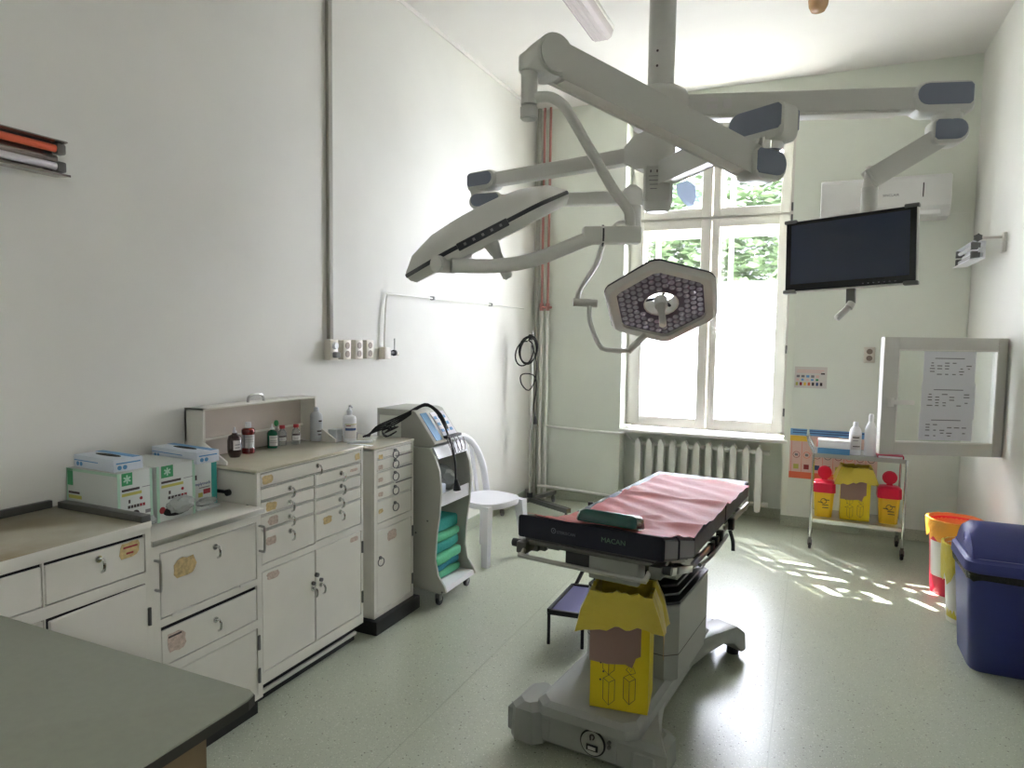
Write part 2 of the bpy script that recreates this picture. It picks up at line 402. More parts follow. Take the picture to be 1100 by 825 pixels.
# outer (second) window leaf, seen through the panes
g = G()
for x0, x1 in ((.93, 1.0), (1.09, 1.13), (1.60, 1.69), (1.76, 1.80), (2.2, 2.27)): g.box((x0, .40, .77), (x1, .44, 3.5))
for z0, z1 in ((.75, .9), (1.55, 1.6), (1.93, 1.97), (2.52, 2.62), (2.7, 2.78), (3.4, 3.5)): g.box((.93, .402, z0), (2.27, .442, z1))
g.out('outer_frame', 'frame', wn, sm=0)
G().box((1.0, .42, .8), (2.2, .422, 3.45)).out('outer_pane', 'glass', wn, sm=0)
G().box((OX0-.004, -.03, OZ0-.028), (OX1+.03, .205, OZ0), .006).out('window_sill', 'white', wn)
# small flat blue shape on the upper left pane
pts = [(1.30, 2.99), (1.40, 3.02), (1.47, 2.96), (1.485, 2.86), (1.46, 2.79), (1.42, 2.775), (1.36, 2.83), (1.31, 2.90)]
g = G(); g.prism([(x, z) for x, z in pts], 1, .2125, .2145)
g.out('blue_shape', 'violet', wn, sm=0)['label'] = 'rounded blue shape on upper pane'

# ---- outdoors
struct(G().box((-20, .46, -3.2), (24, 40, -3)).out('ground', 'ground', sm=0))
def tree(x, y, z0, h, r, n, label, seed):
    rnd = random.Random(seed)
    t = thing('tree', (x, y, z0), label, 'tree', 'trees outside the window')
    G().cyl((x, y, z0), (x, y, z0+h*.7), r*.09, r*.05, 8).out('trunk', 'bark', t)
    b = G()
    for i in range(n):
        th = rnd.uniform(0, 2*PI); ph = math.acos(rnd.uniform(-1, 1)); rr = r*rnd.uniform(.45, 1)
        c = Vector((x+rr*math.sin(ph)*math.cos(th), y+rr*math.sin(ph)*math.sin(th), z0+h*.75+rr*.9*math.cos(ph)))
        R = Matrix.Rotation(rnd.uniform(0, PI), 3, 'Z')@Matrix.Rotation(rnd.uniform(-1, 1), 3, 'X')
        L = rnd.uniform(.16, .30)
        b.quad(*[c+R@Vector(p) for p in ((-L*.5, 0, 0), (0, -L*.35, .02), (L*.5, 0, 0), (0, L*.35, .02))])
    o = b.out('foliage', 'leaf', t, sm=0); o['kind'] = 'stuff'
tree(-1.3, 7.5, -3, 8.4, 2.3, 5200, 'leafy green tree outside behind the left window sash', 3)
tree(2.0, 9.5, -3, 8.6, 2.4, 5200, 'green tree outside seen through the right window sash', 5)
bd = thing('apartment_building', (2, 20, -3), 'pale far building with a flat roof beyond the trees', 'building')
G().box((-9, 18, -3), (10, 26, 9.3)).out('wall', 'facade', bd, sm=0)
G().box((-9.4, 17.6, 9.3), (10.4, 26.4, 9.8)).out('roof', 'roofm', bd, sm=0)
for i in range(7):
    fo = G().box((-7.6+i*2.5, 17.94, 1.5), (-6.5+i*2.5, 18.0, 3.2)).out('window', 'roofm', bd, sm=0)

# ================================================================ LEFT WALL CABINETS
def front_frame(f, y0, y1, z0, z1, ops, depth=.012):
    ys = sorted(set([y0, y1]+[v for o in ops for v in o[:2]])); zs = sorted(set([z0, z1]+[v for o in ops for v in o[2:4]]))
    g = G()
    for a, b in zip(ys, ys[1:]):
        for c, d in zip(zs, zs[1:]):
            my, mz = (a+b)/2, (c+d)/2
            if not any(o[0] < my < o[1] and o[2] < mz < o[3] for o in ops): g.box((f-depth, a, c), (f, b, d))
    bmesh.ops.remove_doubles(g.bm, verts=g.bm.verts, dist=1e-5)
    return g
def hook(f, y, z, parent, name='handle'):
    h = G(); h.cyl((f, y, z), (f+.006, y, z), .011, seg=12)
    h.tube([(f+.004, y, z), (f+.022, y, z+.003), (f+.03, y, z-.012), (f+.027, y, z-.032), (f+.016, y, z-.04)], .0045, 6)
    return h.out(name, 'chrome', parent)
def ring(f, y, z, parent):
    h = G(); h.cyl((f, y, z), (f+.01, y, z), .009, seg=10)
    h.tube([(f+.01+.004*math.sin(a), y+.022*math.sin(a), z-.022+.022*math.cos(a)) for a in [2*PI*k/14 for k in range(15)]], .0028, 6, 0)
    return h.out('ring_pull', 'dsteel', parent)
def residue(f, y0, y1, z0, z1, parent, m='tape', seed=0):
    rnd = random.Random(seed); n = 14; pts = []
    cy, cz, ry, rz = (y0+y1)/2, (z0+z1)/2, (y1-y0)/2, (z1-z0)/2
    for k in range(n):
        a = 2*PI*k/n; q = max(abs(math.cos(a)), abs(math.sin(a))); e = rnd.uniform(.78, 1.02)/q
        pts.append((cy+ry*math.cos(a)*e, cz+rz*math.sin(a)*e))
    return G().prism(pts, 0, f, f+.0006).out('tape_residue', m, parent, sm=0)
def panel(name, f, o, parent, gap=.0035, m='cab'):
    return G().box((f-.010, o[0]+gap, o[2]+gap), (f-.0005, o[1]-gap, o[3]-gap), .002, 1).out(name, m, parent)
def hinge_(f, y, z, parent):
    return G().cyl((f+.003, y, z-.03), (f+.003, y, z+.03), .006, seg=8).out('hinge', 'dsteel', parent)

# --- instrument cabinet with ten drawers
f = .454
cc = thing('instrument_cabinet', (.23, -3.72, 0), 'white enamel cabinet with paired drawers and two doors, bottles on top', 'cabinet')
ops = [(-4.058, -3.377, .939, 1.001), (-4.058, -3.725, .884, .937), (-4.058, -3.725, .823, .881), (-4.058, -3.725, .76, .82), (-4.058, -3.725, .614, .757),
       (-3.721, -3.377, .878, .936), (-3.721, -3.377, .816, .875), (-3.721, -3.377, .752, .813), (-3.721, -3.377, .621, .749),
       (-4.056, -3.7235, .150, .586), (-3.7225, -3.378, .150, .586)]
front_frame(f, -4.076, -3.362, .10, 1.006, ops).out('face_frame', 'cab', cc, sm=0)
b = G(); b.box((.035, -4.076, .10), (f-.013, -3.362, 1.0)); b.out('body', 'cab', cc, sm=0)
g = G(); g.box((f-.0128, -4.06, .15), (f-.0118, -3.375, 1.002)); g.out('dark_gap', 'gap', cc, sm=0)
G().box((.03, -4.08, 1.006), (f+.004, -3.358, 1.02), .005).out('top', 'cabtop', cc)
g = G(); g.box((.04, -4.07, 0), (.40, -3.366, .10)); g.out('plinth', 'black', cc, sm=0)
G().box((.40, -4.07, .03), (.414, -3.366, .048), .003).out('kick_strip', 'white', cc)
hk = [(-3.709, .976), (-3.889, .908), (-3.891, .846), (-3.891, .783), (-3.889, .718), (-3.54, .911), (-3.54, .848), (-3.55, .784), (-3.547, .722)]
for i in range(9):
    d = panel('drawer', f, ops[i], cc); hook(f-.001, hk[i][0], hk[i][1], d)
    if i in (0, 2, 3, 4, 8):
        yb = {0: -4.02, 2: -4.0, 3: -3.99, 4: -4.0, 8: -3.64}[i]; zz = (ops[i][2]+ops[i][3])/2+(.02 if i in (4, 8) else 0)
        residue(f-.0004, yb-.03, yb+.035, zz-.02, zz+.02, d, 'tape' if i in (0, 2, 8) else 'tape2', i)
    if i == 0: residue(f-.0004, -3.43, -3.385, .952, .988, d, 'tape', 31)
    if i == 5: residue(f-.0004, -3.47, -3.40, .90, .915, d, 'tape2', 32)
for i, (hy, hz) in ((9, (-3.745, .41)), (10, (-3.69, .41))):
    d = panel('door', f, ops[i], cc); hook(f-.001, hy, hz, d)
    G().cyl((f, hy+(.002 if i == 9 else -.002), .435), (f+.012, hy, .435), .009, seg=10).out('lock', 'dsteel', d)
    if i == 10:
        hinge_(f, -3.372, .5, d); hinge_(f, -3.372, .24, d); residue(f-.0004, -3.47, -3.40, .545, .57, d, 'tape2', 41)
    else: residue(f-.0004, -4.03, -3.95, .535, .572, d, 'tape2', 42); G().cyl((f, -3.722, .468), (f+.014, -3.722, .468), .010, seg=10).out('lock', 'dsteel', d)
# latch on the left side panel
g = G(); g.box((.22, -4.083, .905), (.30, -4.076, .918)); g.cyl((.30, -4.076, .911), (.30, -4.09, .911), .014, seg=10); g.out('side_latch', 'black', cc)
G().cyl((.40, -4.076, .86), (.40, -4.092, .86), .011, seg=10).out('side_knob', 'black', cc)
# raised sterilising-tray lid at the back of the top
g = G(); g.box((.035, -4.065, 1.10), (.045, -3.345, 1.252)); g.box((.035, -4.065, 1.245), (.145, -3.345, 1.252)); g.box((.035, -4.065, 1.10), (.145, -4.055, 1.252)); g.box((.035, -3.355, 1.10), (.145, -3.345, 1.252))
ld = g.out('lid', 'cab', cc, sm=0)
G().box((.0455, -4.054, 1.102), (.048, -3.356, 1.243)).out('lid_inside', 'pink_in', ld, sm=0)
G().tube([(.09, -3.76, 1.252), (.09, -3.755, 1.275), (.09, -3.735, 1.285), (.09, -3.685, 1.285), (.09, -3.665, 1.275), (.09, -3.66, 1.252)], .006, 8).out('lid_handle', 'steel', ld)
for y0 in (-4.066, -3.354):
    g = G(); g.prism([(.035, 1.02), (.275, 1.021), (.275, 1.035), (.15, 1.105), (.035, 1.105)], 1, y0, y0+.008)
    g.out('tray_gusset', 'cab', cc, sm=0)
G().box((.045, -4.05, 1.022), (.052, -3.36, 1.10)).out('tray_back', 'pink_in', cc, sm=0)
G().box((.045, -4.056, 1.098), (.062, -3.354, 1.106)).out('tray_lip', 'cab', cc, sm=0)

# --- narrow cabinet with ring pulls
f = .45
cd = thing('narrow_drawer_cabinet', (.23, -3.07, 0), 'narrow white cabinet with five ring-pull drawers above one door', 'cabinet')
ops = [(-3.238, -2.901, .924, .968), (-3.238, -2.901, .858, .921), (-3.238, -2.901, .779, .854), (-3.238, -2.901, .704, .775), (-3.238, -2.901, .58, .70), (-3.238, -2.901, .10, .545)]
front_frame(f, -3.262, -2.882, .075, .978, ops).out('face_frame', 'cab', cd, sm=0)
G().box((.035, -3.262, .075), (f-.013, -2.882, .97)).out('body', 'cab', cd, sm=0)
G().box((f-.0128, -3.245, .10), (f-.0118, -2.895, .97)).out('dark_gap', 'gap', cd, sm=0)
G().box((.03, -3.266, .978), (f+.004, -2.878, .99), .005).out('top', 'cabtop', cd)
G().box((.04, -3.29, 0), (f+.035, -2.86, .075), .006).out('plinth', 'black', cd)
rz = [.953, .898, .83, .752, .662]
for i in range(5):
    d = panel('drawer', f, ops[i], cd); ring(f-.001, -3.073, rz[i], d)
    residue(f-.0004, -3.225, -3.18, rz[i]-.03, rz[i]-.005, d, 'tape' if i in (0, 4) else 'tape2', 50+i)
    if i in (1, 2, 3): G().box((f-.002, -3.06, ops[i][3]-.006), (f+.006, -2.905, ops[i][3]-.002)).out('lifted_edge', 'dsteel', d, sm=0)
d = panel('door', f, ops[5], cd); ring(f-.001, -3.211, .395, d); hinge_(f, -2.894, .46, d); hinge_(f, -2.894, .18, d); residue(f-.0004, -3.14, -3.05, .46, .52, d, 'tape2', 60)

# --- low cabinet with flap
f = .48
cb = thing('flap_cabinet', (.24, -4.34, 0), 'low white cabinet with steel edged top, drop-down flap and drawer, under the cartons', 'cabinet')
ops = [(-4.554, -4.108, .579, .814), (-4.554, -4.108, .406, .551), (-4.554, -4.108, .09, .372)]
front_frame(f, -4.592, -4.083, .07, .85, ops).out('face_frame', 'cab', cb, sm=0)
G().box((.035, -4.592, .07), (f-.013, -4.083, .85)).out('body', 'cab', cb, sm=0)
G().box((f-.0128, -4.57, .09), (f-.0118, -4.1, .83)).out('dark_gap', 'gap', cb, sm=0)
G().box((.03, -4.594, .85), (.50, -4.083, .871), .003).out('top', 'cab', cb)
G().box((.4995, -4.594, .8505), (.503, -4.083, .8695), .001).out('top_edge_trim', 'steel', cb)
G().box((.04, -4.585, 0), (.462, -4.095, .07)).out('plinth', 'black', cb, sm=0)
d = panel('flap', f, ops[0], cb); hook(f-.001, -4.318, .772, d); residue(f-.0004, -4.50, -4.40, .70, .775, d, 'tape', 70)
for y0, y1 in ((-4.51, -4.43), (-4.20, -4.14)): G().box((f-.003, y0, .572), (f+.004, y1, .584), .002).out('hinge', 'white', d)
d = panel('drawer', f, (ops[1][0], ops[1][1], ops[1][2], .539), cb); hook(f-.001, -4.32, .49, d)
residue(f-.0004, -4.535, -4.45, .44, .515, d, 'tape2', 71); G().box((f-.0004, -4.525, .50), (f+.0006, -4.47, .507)).out('label_ink', 'ink', d, sm=0)
d = panel('door', f, ops[2], cb); hinge_(f, -4.104, .31, d); hinge_(f, -4.104, .17, d)
for y in (-4.094, -4.572):
    G().tube([(f, y, .795), (f+.022, y, .795), (f+.028, y, .787), (f+.028, y, .70), (f+.022, y, .692), (f, y, .692)], .005, 6, 2).out('side_handle', 'steel', cb)

# --- foreground stained cabinet
f = .5
ca = thing('stained_top_cabinet', (.25, -5.3, 0), 'white cabinet with brown-stained worktop and an ajar door, nearest on left wall', 'cabinet')
ops = [(-4.947, -4.621, .774, .905), (-5.275, -4.951, .774, .905), (-5.6, -5.279, .774, .905), (-4.947, -4.625, .12, .737), (-5.275, -4.951, .12, .737), (-5.6, -5.279, .12, .737)]
front_frame(f, -5.64, -4.600, .08, .924, ops).out('face_frame', 'cab', ca, sm=0)
G().box((.035, -5.64, .08), (f-.03, -4.600, .924)).out('body', 'cab', ca, sm=0)
G().box((f-.0295, -5.61, .11), (f-.0125, -4.615, .91)).out('dark_gap', 'gap', ca, sm=0)
G().box((.03, -5.645, .924), (.504, -4.600, .945), .004).out('top', 'stain', ca)
G().box((.4995, -5.645, .923), (.506, -4.600, .9435), .001).out('top_edge', 'cab', ca)
G().box((.04, -5.63, 0), (.46, -4.61, .08)).out('plinth', 'black', ca, sm=0)
for i in range(3):
    d = panel('drawer', f, (ops[i][0], ops[i][1], ops[i][2], .898), ca)
    yy = (ops[i][0]+ops[i][1])/2
    hook(f-.001, yy, .868, d)
    if i == 0:
        residue(f-.0004, -4.715, -4.638, .842, .894, d, 'tape', 80)
        for z in (.877, .857): G().box((f-.0002, -4.70 if z > .87 else -4.69, z-.003), (f+.0008, -4.65 if z > .87 else -4.665, z+.003)).out('label_ink', 'cred', d, sm=0)
# ajar right door, hinged at its right edge
dd = G(); dd.box((-.010, -.32, .124), (.004, 0, .733), .002, 1)
Rm = Matrix.Translation((f+.002, -4.627, 0))@Matrix.Rotation(math.radians(3.0), 4, 'Z')
d = dd.out('door', 'cab', ca, mtx=Rm); hinge_(f+.004, -4.616, .62, d); hinge_(f+.004, -4.616, .3, d)
panel('door', f, ops[4], ca); panel('door', f, ops[5], ca)
G().box((.07, -4.636, .945), (.505, -4.602, .968), .002).out('end_rail', 'dsteel', ca)
G().box((.03, -5.64, .945), (.05, -4.64, .972), .002).out('back_rail', 'dsteel', ca)

# --- desk in the foreground
dk = thing('desk', (.95, -5.6, 0), 'grey-green laminate desk with dark edge, corner in the foreground', 'desk')
poly = [(.514, -6.0), (1.443, -6.0), (1.443, -5.105), (1.436, -5.081), (1.416, -5.072), (.514, -5.072)]
G().prism(poly, 2, .778, .80, .002).out('desktop', 'desk', dk)
poly2 = [(.513, -6.0), (1.445, -6.0), (1.445, -5.104), (1.437, -5.079), (1.417, -5.070), (.513, -5.070)]
G().prism(poly2, 2, .774, .795).out('edge_band', 'deskedge', dk, sm=0)
G().box((1.292, -5.98, 0), (1.314, -5.10, .774), .002).out('side_panel', 'deskwood', dk)
G().box((.53, -5.98, 0), (.552, -5.10, .774), .002).out('side_panel', 'deskwood', dk)
G().box((.553, -5.40, .40), (1.292, -5.38, .774)).out('back_panel', 'deskwood', dk, sm=0)

# ================================================================ CARTONS ON THE LOW CABINET
def carton_print(parent, x, y0, y1, z0, z1, kind):
    wd, h = y1-y0, z1-z0
    def p(u0, u1, v0, v1, m, name='print'):
        G().box((x-.0002, y0+wd*u0, z0+h*v0), (x+.0008, y0+wd*u1, z0+h*v1)).out(name, m, parent, sm=0)
    if kind == 1:
        p(.12, .42, .78, .99, 'cgreen', 'green_badge')
        g = G()
        for a in range(3):
            r = Matrix.Rotation(a*PI/3, 3, 'X'); g.obox((x+.001, y0+wd*.27, z0+h*.885), (.0008, .006, .03), r)
        g.out('star_mark', 'cpale', parent, sm=0)
        p(.12, .62, .68, .72, 'ink'); p(.12, .68, .60, .65, 'cyellow'); p(.70, .95, .70, .71, 'inkg')
        for i in range(6): p(.28+i*.085, .345+i*.085, .38, .43, 'cred' if i > 3 else 'ink')
        p(.30, .35, .47, .53, 'ink')
        G().cyl((x, y0+wd*.66, z0+h*.52), (x+.001, y0+wd*.66, z0+h*.52), .006, seg=12).out('dot', 'cred', parent, sm=0)
        G().cyl((x, y0+wd*.50, z0+h*.27), (x+.001, y0+wd*.50, z0+h*.27), .014, seg=14).out('thumb_hole', 'ink', parent, sm=0)
        p(.10, .2, .16, .2, 'ink'); p(.78, .95, .24, .30, 'inkg'); p(.93, 1.0, 0, 1, 'cpale', 'pale_edge'); p(0, .07, 0, 1, 'cpale', 'pale_edge')
    else:
        p(.78, 1.0, 0, .92, 'cteal', 'teal_band'); p(.08, .2, .62, .72, 'ink'); p(.25, .42, .25, .34, 'cyellow'); p(.45, .72, .30, .40, 'cred'); p(.28, .7, .43, .45, 'inkg')
        text('simplytouch', (x+.001, y0+wd*.06, z0+h*.50), (0, 1, 0), (0, 0, 1), .017, 'posterd', parent)
        G().cyl((x, y0+wd*.42, z0+h*.12), (x+.001, y0+wd*.42, z0+h*.12), .012, seg=14).out('thumb_hole', 'ink', parent, sm=0)
k1 = thing('glove_carton', (.19, -4.52, .871), 'leftmost white-green glove carton, long side towards the stained worktop, crumpled film at front', 'carton', 'glove cartons')
G().box((.05, -4.588, .871), (.322, -4.452, 1.082), .003).out('box', 'carton', k1)
carton_print(k1, .322, -4.588, -4.452, .871, 1.082, 1)
def sidep(x0, x1, z0, z1, m): G().box((x0, -4.5888, z0), (x1, -4.5875, z1)).out('print', m, k1, sm=0)
sidep(.055, .085, 1.02, 1.08, 'cgreen'); sidep(.06, .12, .99, .998, 'ink'); sidep(.06, .13, .972, .985, 'cyellow'); sidep(.05, .322, 1.072, 1.082, 'cpale'); sidep(.05, .056, .871, 1.08, 'cpale')
for i in range(7): sidep(.06, .165, .955-i*.011, .960-i*.011, 'inkg'); sidep(.175, .285, .955-i*.011, .960-i*.011, 'inkg')
def crumple(name, c, s, m, parent, seed, amp=.25):
    rnd = random.Random(seed); bm = bmesh.new(); bmesh.ops.create_icosphere(bm, subdivisions=3, radius=1)
    for v in bm.verts:
        k = 1+rnd.uniform(-amp, amp); v.co = Vector((c[0]+v.co.x*s[0]*k, c[1]+v.co.y*s[1]*k, c[2]+v.co.z*s[2]*k))
    g = G(); g.bm.free(); g.bm = bm; return g.out(name, m, parent, sm=20)
crumple('crumpled_film', (.335, -4.505, .895), (.022, .052, .022), 'poly', k1, 1)
k2 = thing('glove_carton', (.2, -4.35, .871), 'middle white-green glove carton with a bag bulging from its front slot', 'carton', 'glove cartons')
G().box((.06, -4.437, .871), (.325, -4.268, 1.082), .003).out('box', 'carton', k2)
carton_print(k2, .325, -4.437, -4.268, .871, 1.082, 1)
G().sphere((.325, -4.35, .905), 1, (.006, .062, .022), 20).out('front_slot', 'gap', k2)
crumple('bulging_bag', (.338, -4.345, .926), (.028, .058, .032), 'poly', k2, 2, .12)
G().cyl((.325, -4.415, .915), (.3262, -4.415, .915), .013, seg=16).out('brown_dot', 'cred', k2)
k3 = thing('glove_carton', (.18, -4.2, .871), 'right white-teal glove carton with lettering, beside the bottle cabinet', 'carton', 'glove cartons')
G().box((.06, -4.258, .871), (.295, -4.135, 1.066), .003).out('box', 'carton', k3)
carton_print(k3, .295, -4.258, -4.135, .871, 1.066, 3)
G().box((.27, -4.255, .871), (.318, -4.14, .882), .002).out('open_flap', 'carton', k3)
crumple('crumpled_film', (.308, -4.2, .90), (.018, .05, .016), 'poly', k3, 3, .15)
def tissue(loc, rz, L, Wd, Hh, label):
    t = thing('tissue_box', (0, 0, 0), label, 'box', 'tissue boxes on the cartons')
    G().box((-L/2, -Wd/2, 0), (L/2, Wd/2, Hh), .002).out('box', 'tissue', t)
    G().box((-L/2+.004, -Wd/2-.0006, Hh*.55), (L/2-.09, -Wd/2+.001, Hh*.62)).out('print', 'cblue', t, sm=0)
    for i in range(2):
        G().cyl((-L/2+.025+i*.02, -Wd/2+.001, .014), (-L/2+.025+i*.02, -Wd/2-.0008, .014), .008, seg=12).out('print_dot', 'cblue', t, sm=0)
        G().cyl((L/2-.001, -Wd/2+.022+i*.02, .014), (L/2+.0008, -Wd/2+.022+i*.02, .014), .008, seg=12).out('print_dot', 'cblue', t, sm=0)
    G().box((L/2-.001, -Wd/2+.01, Hh*.6), (L/2+.0008, Wd/2-.01, Hh*.7)).out('print', 'cblue', t, sm=0)
    G().box((-L/2+.005, Wd/2-.035, Hh-.001), (L/2-.005, Wd/2-.004, Hh+.0006)).out('blue_band', 'cblue', t, sm=0)
    g = G(); n = 20; g.prism([(.072*math.cos(2*PI*k/n), .016*math.sin(2*PI*k/n)) for k in range(n)], 2, Hh-.001, Hh+.0008); g.out('slot', 'gap', t, sm=0)
    t.location = loc; t.rotation_euler = (0, 0, rz); return t
tissue((.175, -4.515, 1.082), -.06, .235, .11, .045, 'blue-white tissue box on the leftmost carton')
tissue((.205, -4.21, 1.066), -.10, .29, .10, .046, 'blue-white tissue box on the right carton beside the bottle cabinet')

# ================================================================ BOTTLES
def bottle(name, x, y, z, prof, m, label, group='bottles on the instrument cabinet', cap=None, capm='whitep', lab=None, sq=1, labm='label', off=(0, 0), inks=()):
    t = thing(name, (x, y, z), label, 'bottle', group)
    G().lathe(prof, (x, y, z), 24, 1, sq).out('body', m, t, sm=50)
    if cap: G().lathe(cap, (x+off[0], y+off[1], z), 16).out('cap', capm, t, sm=40)
    if lab:
        r, z0, z1, a0, a1 = lab; g = G(); n = 10
        R1 = [(x+r*math.cos(a0+(a1-a0)*k/n), y+r*sq*math.sin(a0+(a1-a0)*k/n)) for k in range(n+1)]
        for k in range(n): g.quad((R1[k][0], R1[k][1], z+z0), (R1[k+1][0], R1[k+1][1], z+z0), (R1[k+1][0], R1[k+1][1], z+z1), (R1[k][0], R1[k][1], z+z1))
        lo = g.out('label', labm, t, sm=60)
        for (u0, u1, v0, v1, im) in inks:
            g = G(); rr = r+.0006
            for k in range(6):
                aa = a0+(a1-a0)*(u0+(u1-u0)*k/6); ab = a0+(a1-a0)*(u0+(u1-u0)*(k+1)/6)
                za = z+z0+(z1-z0)*v0; zb = z+z0+(z1-z0)*v1
                p = lambda a, zz: (x+rr*math.cos(a), y+rr*sq*math.sin(a), zz)
                g.quad(p(aa, za), p(ab, za), p(ab, zb), p(aa, zb))
            g.out('print', im, lo, sm=60)
    return t
A0, A1 = -1.9, .5   # label facing the camera
bottle('medicine_bottle', .150, -3.900, 1.02, [(.0, 0), (.022, 0), (.028, .012), (.032, .03), (.032, .075), (.026, .096), (.012, .104), (.010, .11)], 'brown', 'dark brown bottle with white spout, leftmost on cabinet top',
       cap=[(.009, .108), (.009, .116), (.004, .122), (.004, .135), (0, .135)], lab=(.0325, .035, .078, -.95, .15), inks=[(.2, .8, .2, .3, 'inkg'), (.2, .8, .5, .6, 'inkg')])
bottle('antiseptic_bottle', .125, -3.795, 1.02, [(0, 0), (.029, 0), (.030, .004), (.030, .022), (.027, .026), (.027, .088), (.030, .093), (.030, .110), (.024, .117), (.012, .119)], 'redb', 'tallest red-brown antiseptic bottle with grey wrap label and white cap',
       cap=[(.013, .118), (.013, .143), (.012, .146), (0, .146)], lab=(.0276, .027, .087, A0, A1), labm='label', inks=[(.15, .9, .85, .9, 'inkg'), (.15, .9, .7, .73, 'inkg'), (.15, .9, .6, .63, 'inkg'), (.15, .9, .45, .48, 'inkg'), (.1, .25, .0, 1, 'inkg')])
bottle('disinfectant_bottle', .115, -3.632, 1.02, [(0, 0), (.027, 0), (.028, .004), (.028, .072), (.022, .082), (.009, .088), (.008, .092)], 'greenb', 'green bottle with a white label and thin spout', sq=.75,
       cap=[(.009, .09), (.009, .097), (.004, .103), (.003, .118), (0, .118)], lab=(.0288, .012, .062, -1.5, .3), inks=[(.1, .9, .8, .86, 'inkg'), (.1, .9, .5, .54, 'inkg'), (.1, .9, .3, .34, 'inkg')])
vp = [(0, 0), (.0205, 0), (.0215, .004), (.0215, .058), (.017, .072), (.010, .080), (.010, .088)]
bottle('infusion_vial', .105, -3.553, 1.02, vp, 'clear', 'small clear vial with red cap, nearer the green bottle', cap=[(.0135, .085), (.0135, .099), (.012, .101), (0, .101)], capm='redcap', lab=(.0221, .025, .05, -1.5, .2), inks=[(0, 1, .7, 1, 'ink'), (.2, .8, .3, .4, 'inkg')])
bottle('infusion_vial', .135, -3.488, 1.02, vp, 'clear', 'small clear vial with red cap, nearer the large clear bottle', cap=[(.0135, .085), (.0135, .099), (.012, .101), (0, .101)], capm='redcap', lab=(.0221, .022, .055, -1.7, .2), inks=[(0, 1, .72, 1, 'ink'), (.2, .8, .2, .28, 'inkg'), (.2, .8, .4, .46, 'inkg')])
bottle('dropper_bottle', .085, -3.572, 1.02, [(0, 0), (.016, 0), (.016, .06), (.007, .075), (.006, .1)], 'clear', 'slim clear dropper bottle with green tip, behind the vial', cap=[(.006, .098), (.011, .106), (.012, .115), (.008, .126), (0, .128)], capm='greencap')
bottle('saline_bottle', .150, -3.352, 1.02, [(0, 0), (.032, 0), (.035, .006), (.035, .128), (.030, .142), (.016, .152), (.012, .156), (.015, .160), (.015, .172), (.011, .176), (0, .177)], 'cloudy', 'large clear plastic bottle with faint black print, at open lid corner', sq=.8,
       lab=(.0353, .02, .12, -1.2, .1), labm='cloudy', inks=[(.45, .9, .82, .9, 'ink'), (.25, .85, .30, .37, 'ink'), (.35, .8, .12, .2, 'inkg')])
pb = bottle('pump_bottle', .20, -3.14, .99, [(0, 0), (.036, 0), (.039, .005), (.039, .125), (.034, .140), (.015, .148), (.012, .15)], 'whitep', 'white pump bottle with blue swoosh label on narrow cabinet', sq=.8,
       cap=[(.014, .148), (.015, .170), (.008, .178), (.005, .182), (.005, .194), (0, .194)], lab=(.0394, .02, .10, A0, A1), inks=[(.1, .85, .55, .72, 'posterd'), (.15, .45, .85, .9, 'cred'), (.1, .9, .95, 1.0, 'cyellow')])
G().tube([(.20, -3.14, 1.186), (.215, -3.15, 1.188), (.232, -3.16, 1.182)], .005, 8).out('pump_spout', 'whitep', pb)
solo(G().box((.10, -3.2, .99), (.16, -3.15, 1.058), .004).out('small_jar', 'cloudy', sm=40), 'small pale jar standing behind the white pump bottle', 'jar')
solo(G().box((.13, -3.08, .99), (.18, -3.04, 1.03), .004).out('grey_box', 'inkg', sm=40), 'small grey box right of the white pump bottle', 'box')
g = G()
g.box((.26, -3.225, .99), (.40, -3.20, .993)); g.beam((.24, -3.215, .998), (.34, -3.12, .998), .02, .012, .003)
solo(g.out('syringe_packet', 'whitep', sm=30), 'flat clear packet lying in front of the pump bottle', 'packet')

# ================================================================ WALL FITTINGS, LEFT WALL
cn = solo(G().box((0, -3.085, 1.55), (.022, -3.05, H-.002), .003).out('cable_conduit', 'cond'), 'grey vertical cable conduit down to the sockets', 'conduit')
def socket(y, label, plug=False):
    t = thing('wall_socket', (.02, y, 1.45), label, 'socket', 'double sockets on the left wall')
    G().box((0, y-.036, 1.432), (.045, y+.036, 1.545), .005).out('plate', 'sock', t)
    for z in (1.464, 1.513):
        if plug: continue
        G().cyl((.044, y, z), (.0465, y, z), .020, seg=16).out('outlet', 'sockd', t)
    if plug:
        G().cyl((.044, y, 1.513), (.062, y, 1.513), .022, .018, 14).out('plug', 'whitep', t)
        G().box((.044, y-.018, 1.445), (.075, y+.018, 1.478), .006).out('plug', 'inkg', t)
socket(-3.072, 'first socket below the conduit, with plugs', True)
socket(-2.955, 'second double socket right of the conduit')
socket(-2.842, 'third double socket from the conduit')
socket(-2.735, 'fourth double socket, nearest the gas valve')
gv = thing('gas_outlet', (.03, -2.54, 1.44), 'wall gas outlet box with black valve and upright lever', 'valve')
G().box((0, -2.588, 1.425), (.05, -2.52, 1.50), .004).out('box', 'sock', gv)
g = G(); g.cyl((.025, -2.52, 1.462), (.025, -2.505, 1.462), .024, seg=16); g.cyl((.025, -2.52, 1.462), (.025, -2.44, 1.462), .011, seg=10); g.cyl((.025, -2.455, 1.462), (.025, -2.44, 1.462), .02, seg=12)
g.out('valve', 'black', gv)
G().cyl((.025, -2.445, 1.47), (.025, -2.442, 1.555), .005, seg=8).out('lever', 'steel', gv)
G().cyl((.025, -2.44, 1.46), (.025, -2.405, 1.452), .011, seg=10).out('nozzle', 'sock', gv)
gp = thing('gas_pipe', (.012, -1.6, 1.84), 'thin white gas pipe rising from valve and running along the left wall', 'pipe')
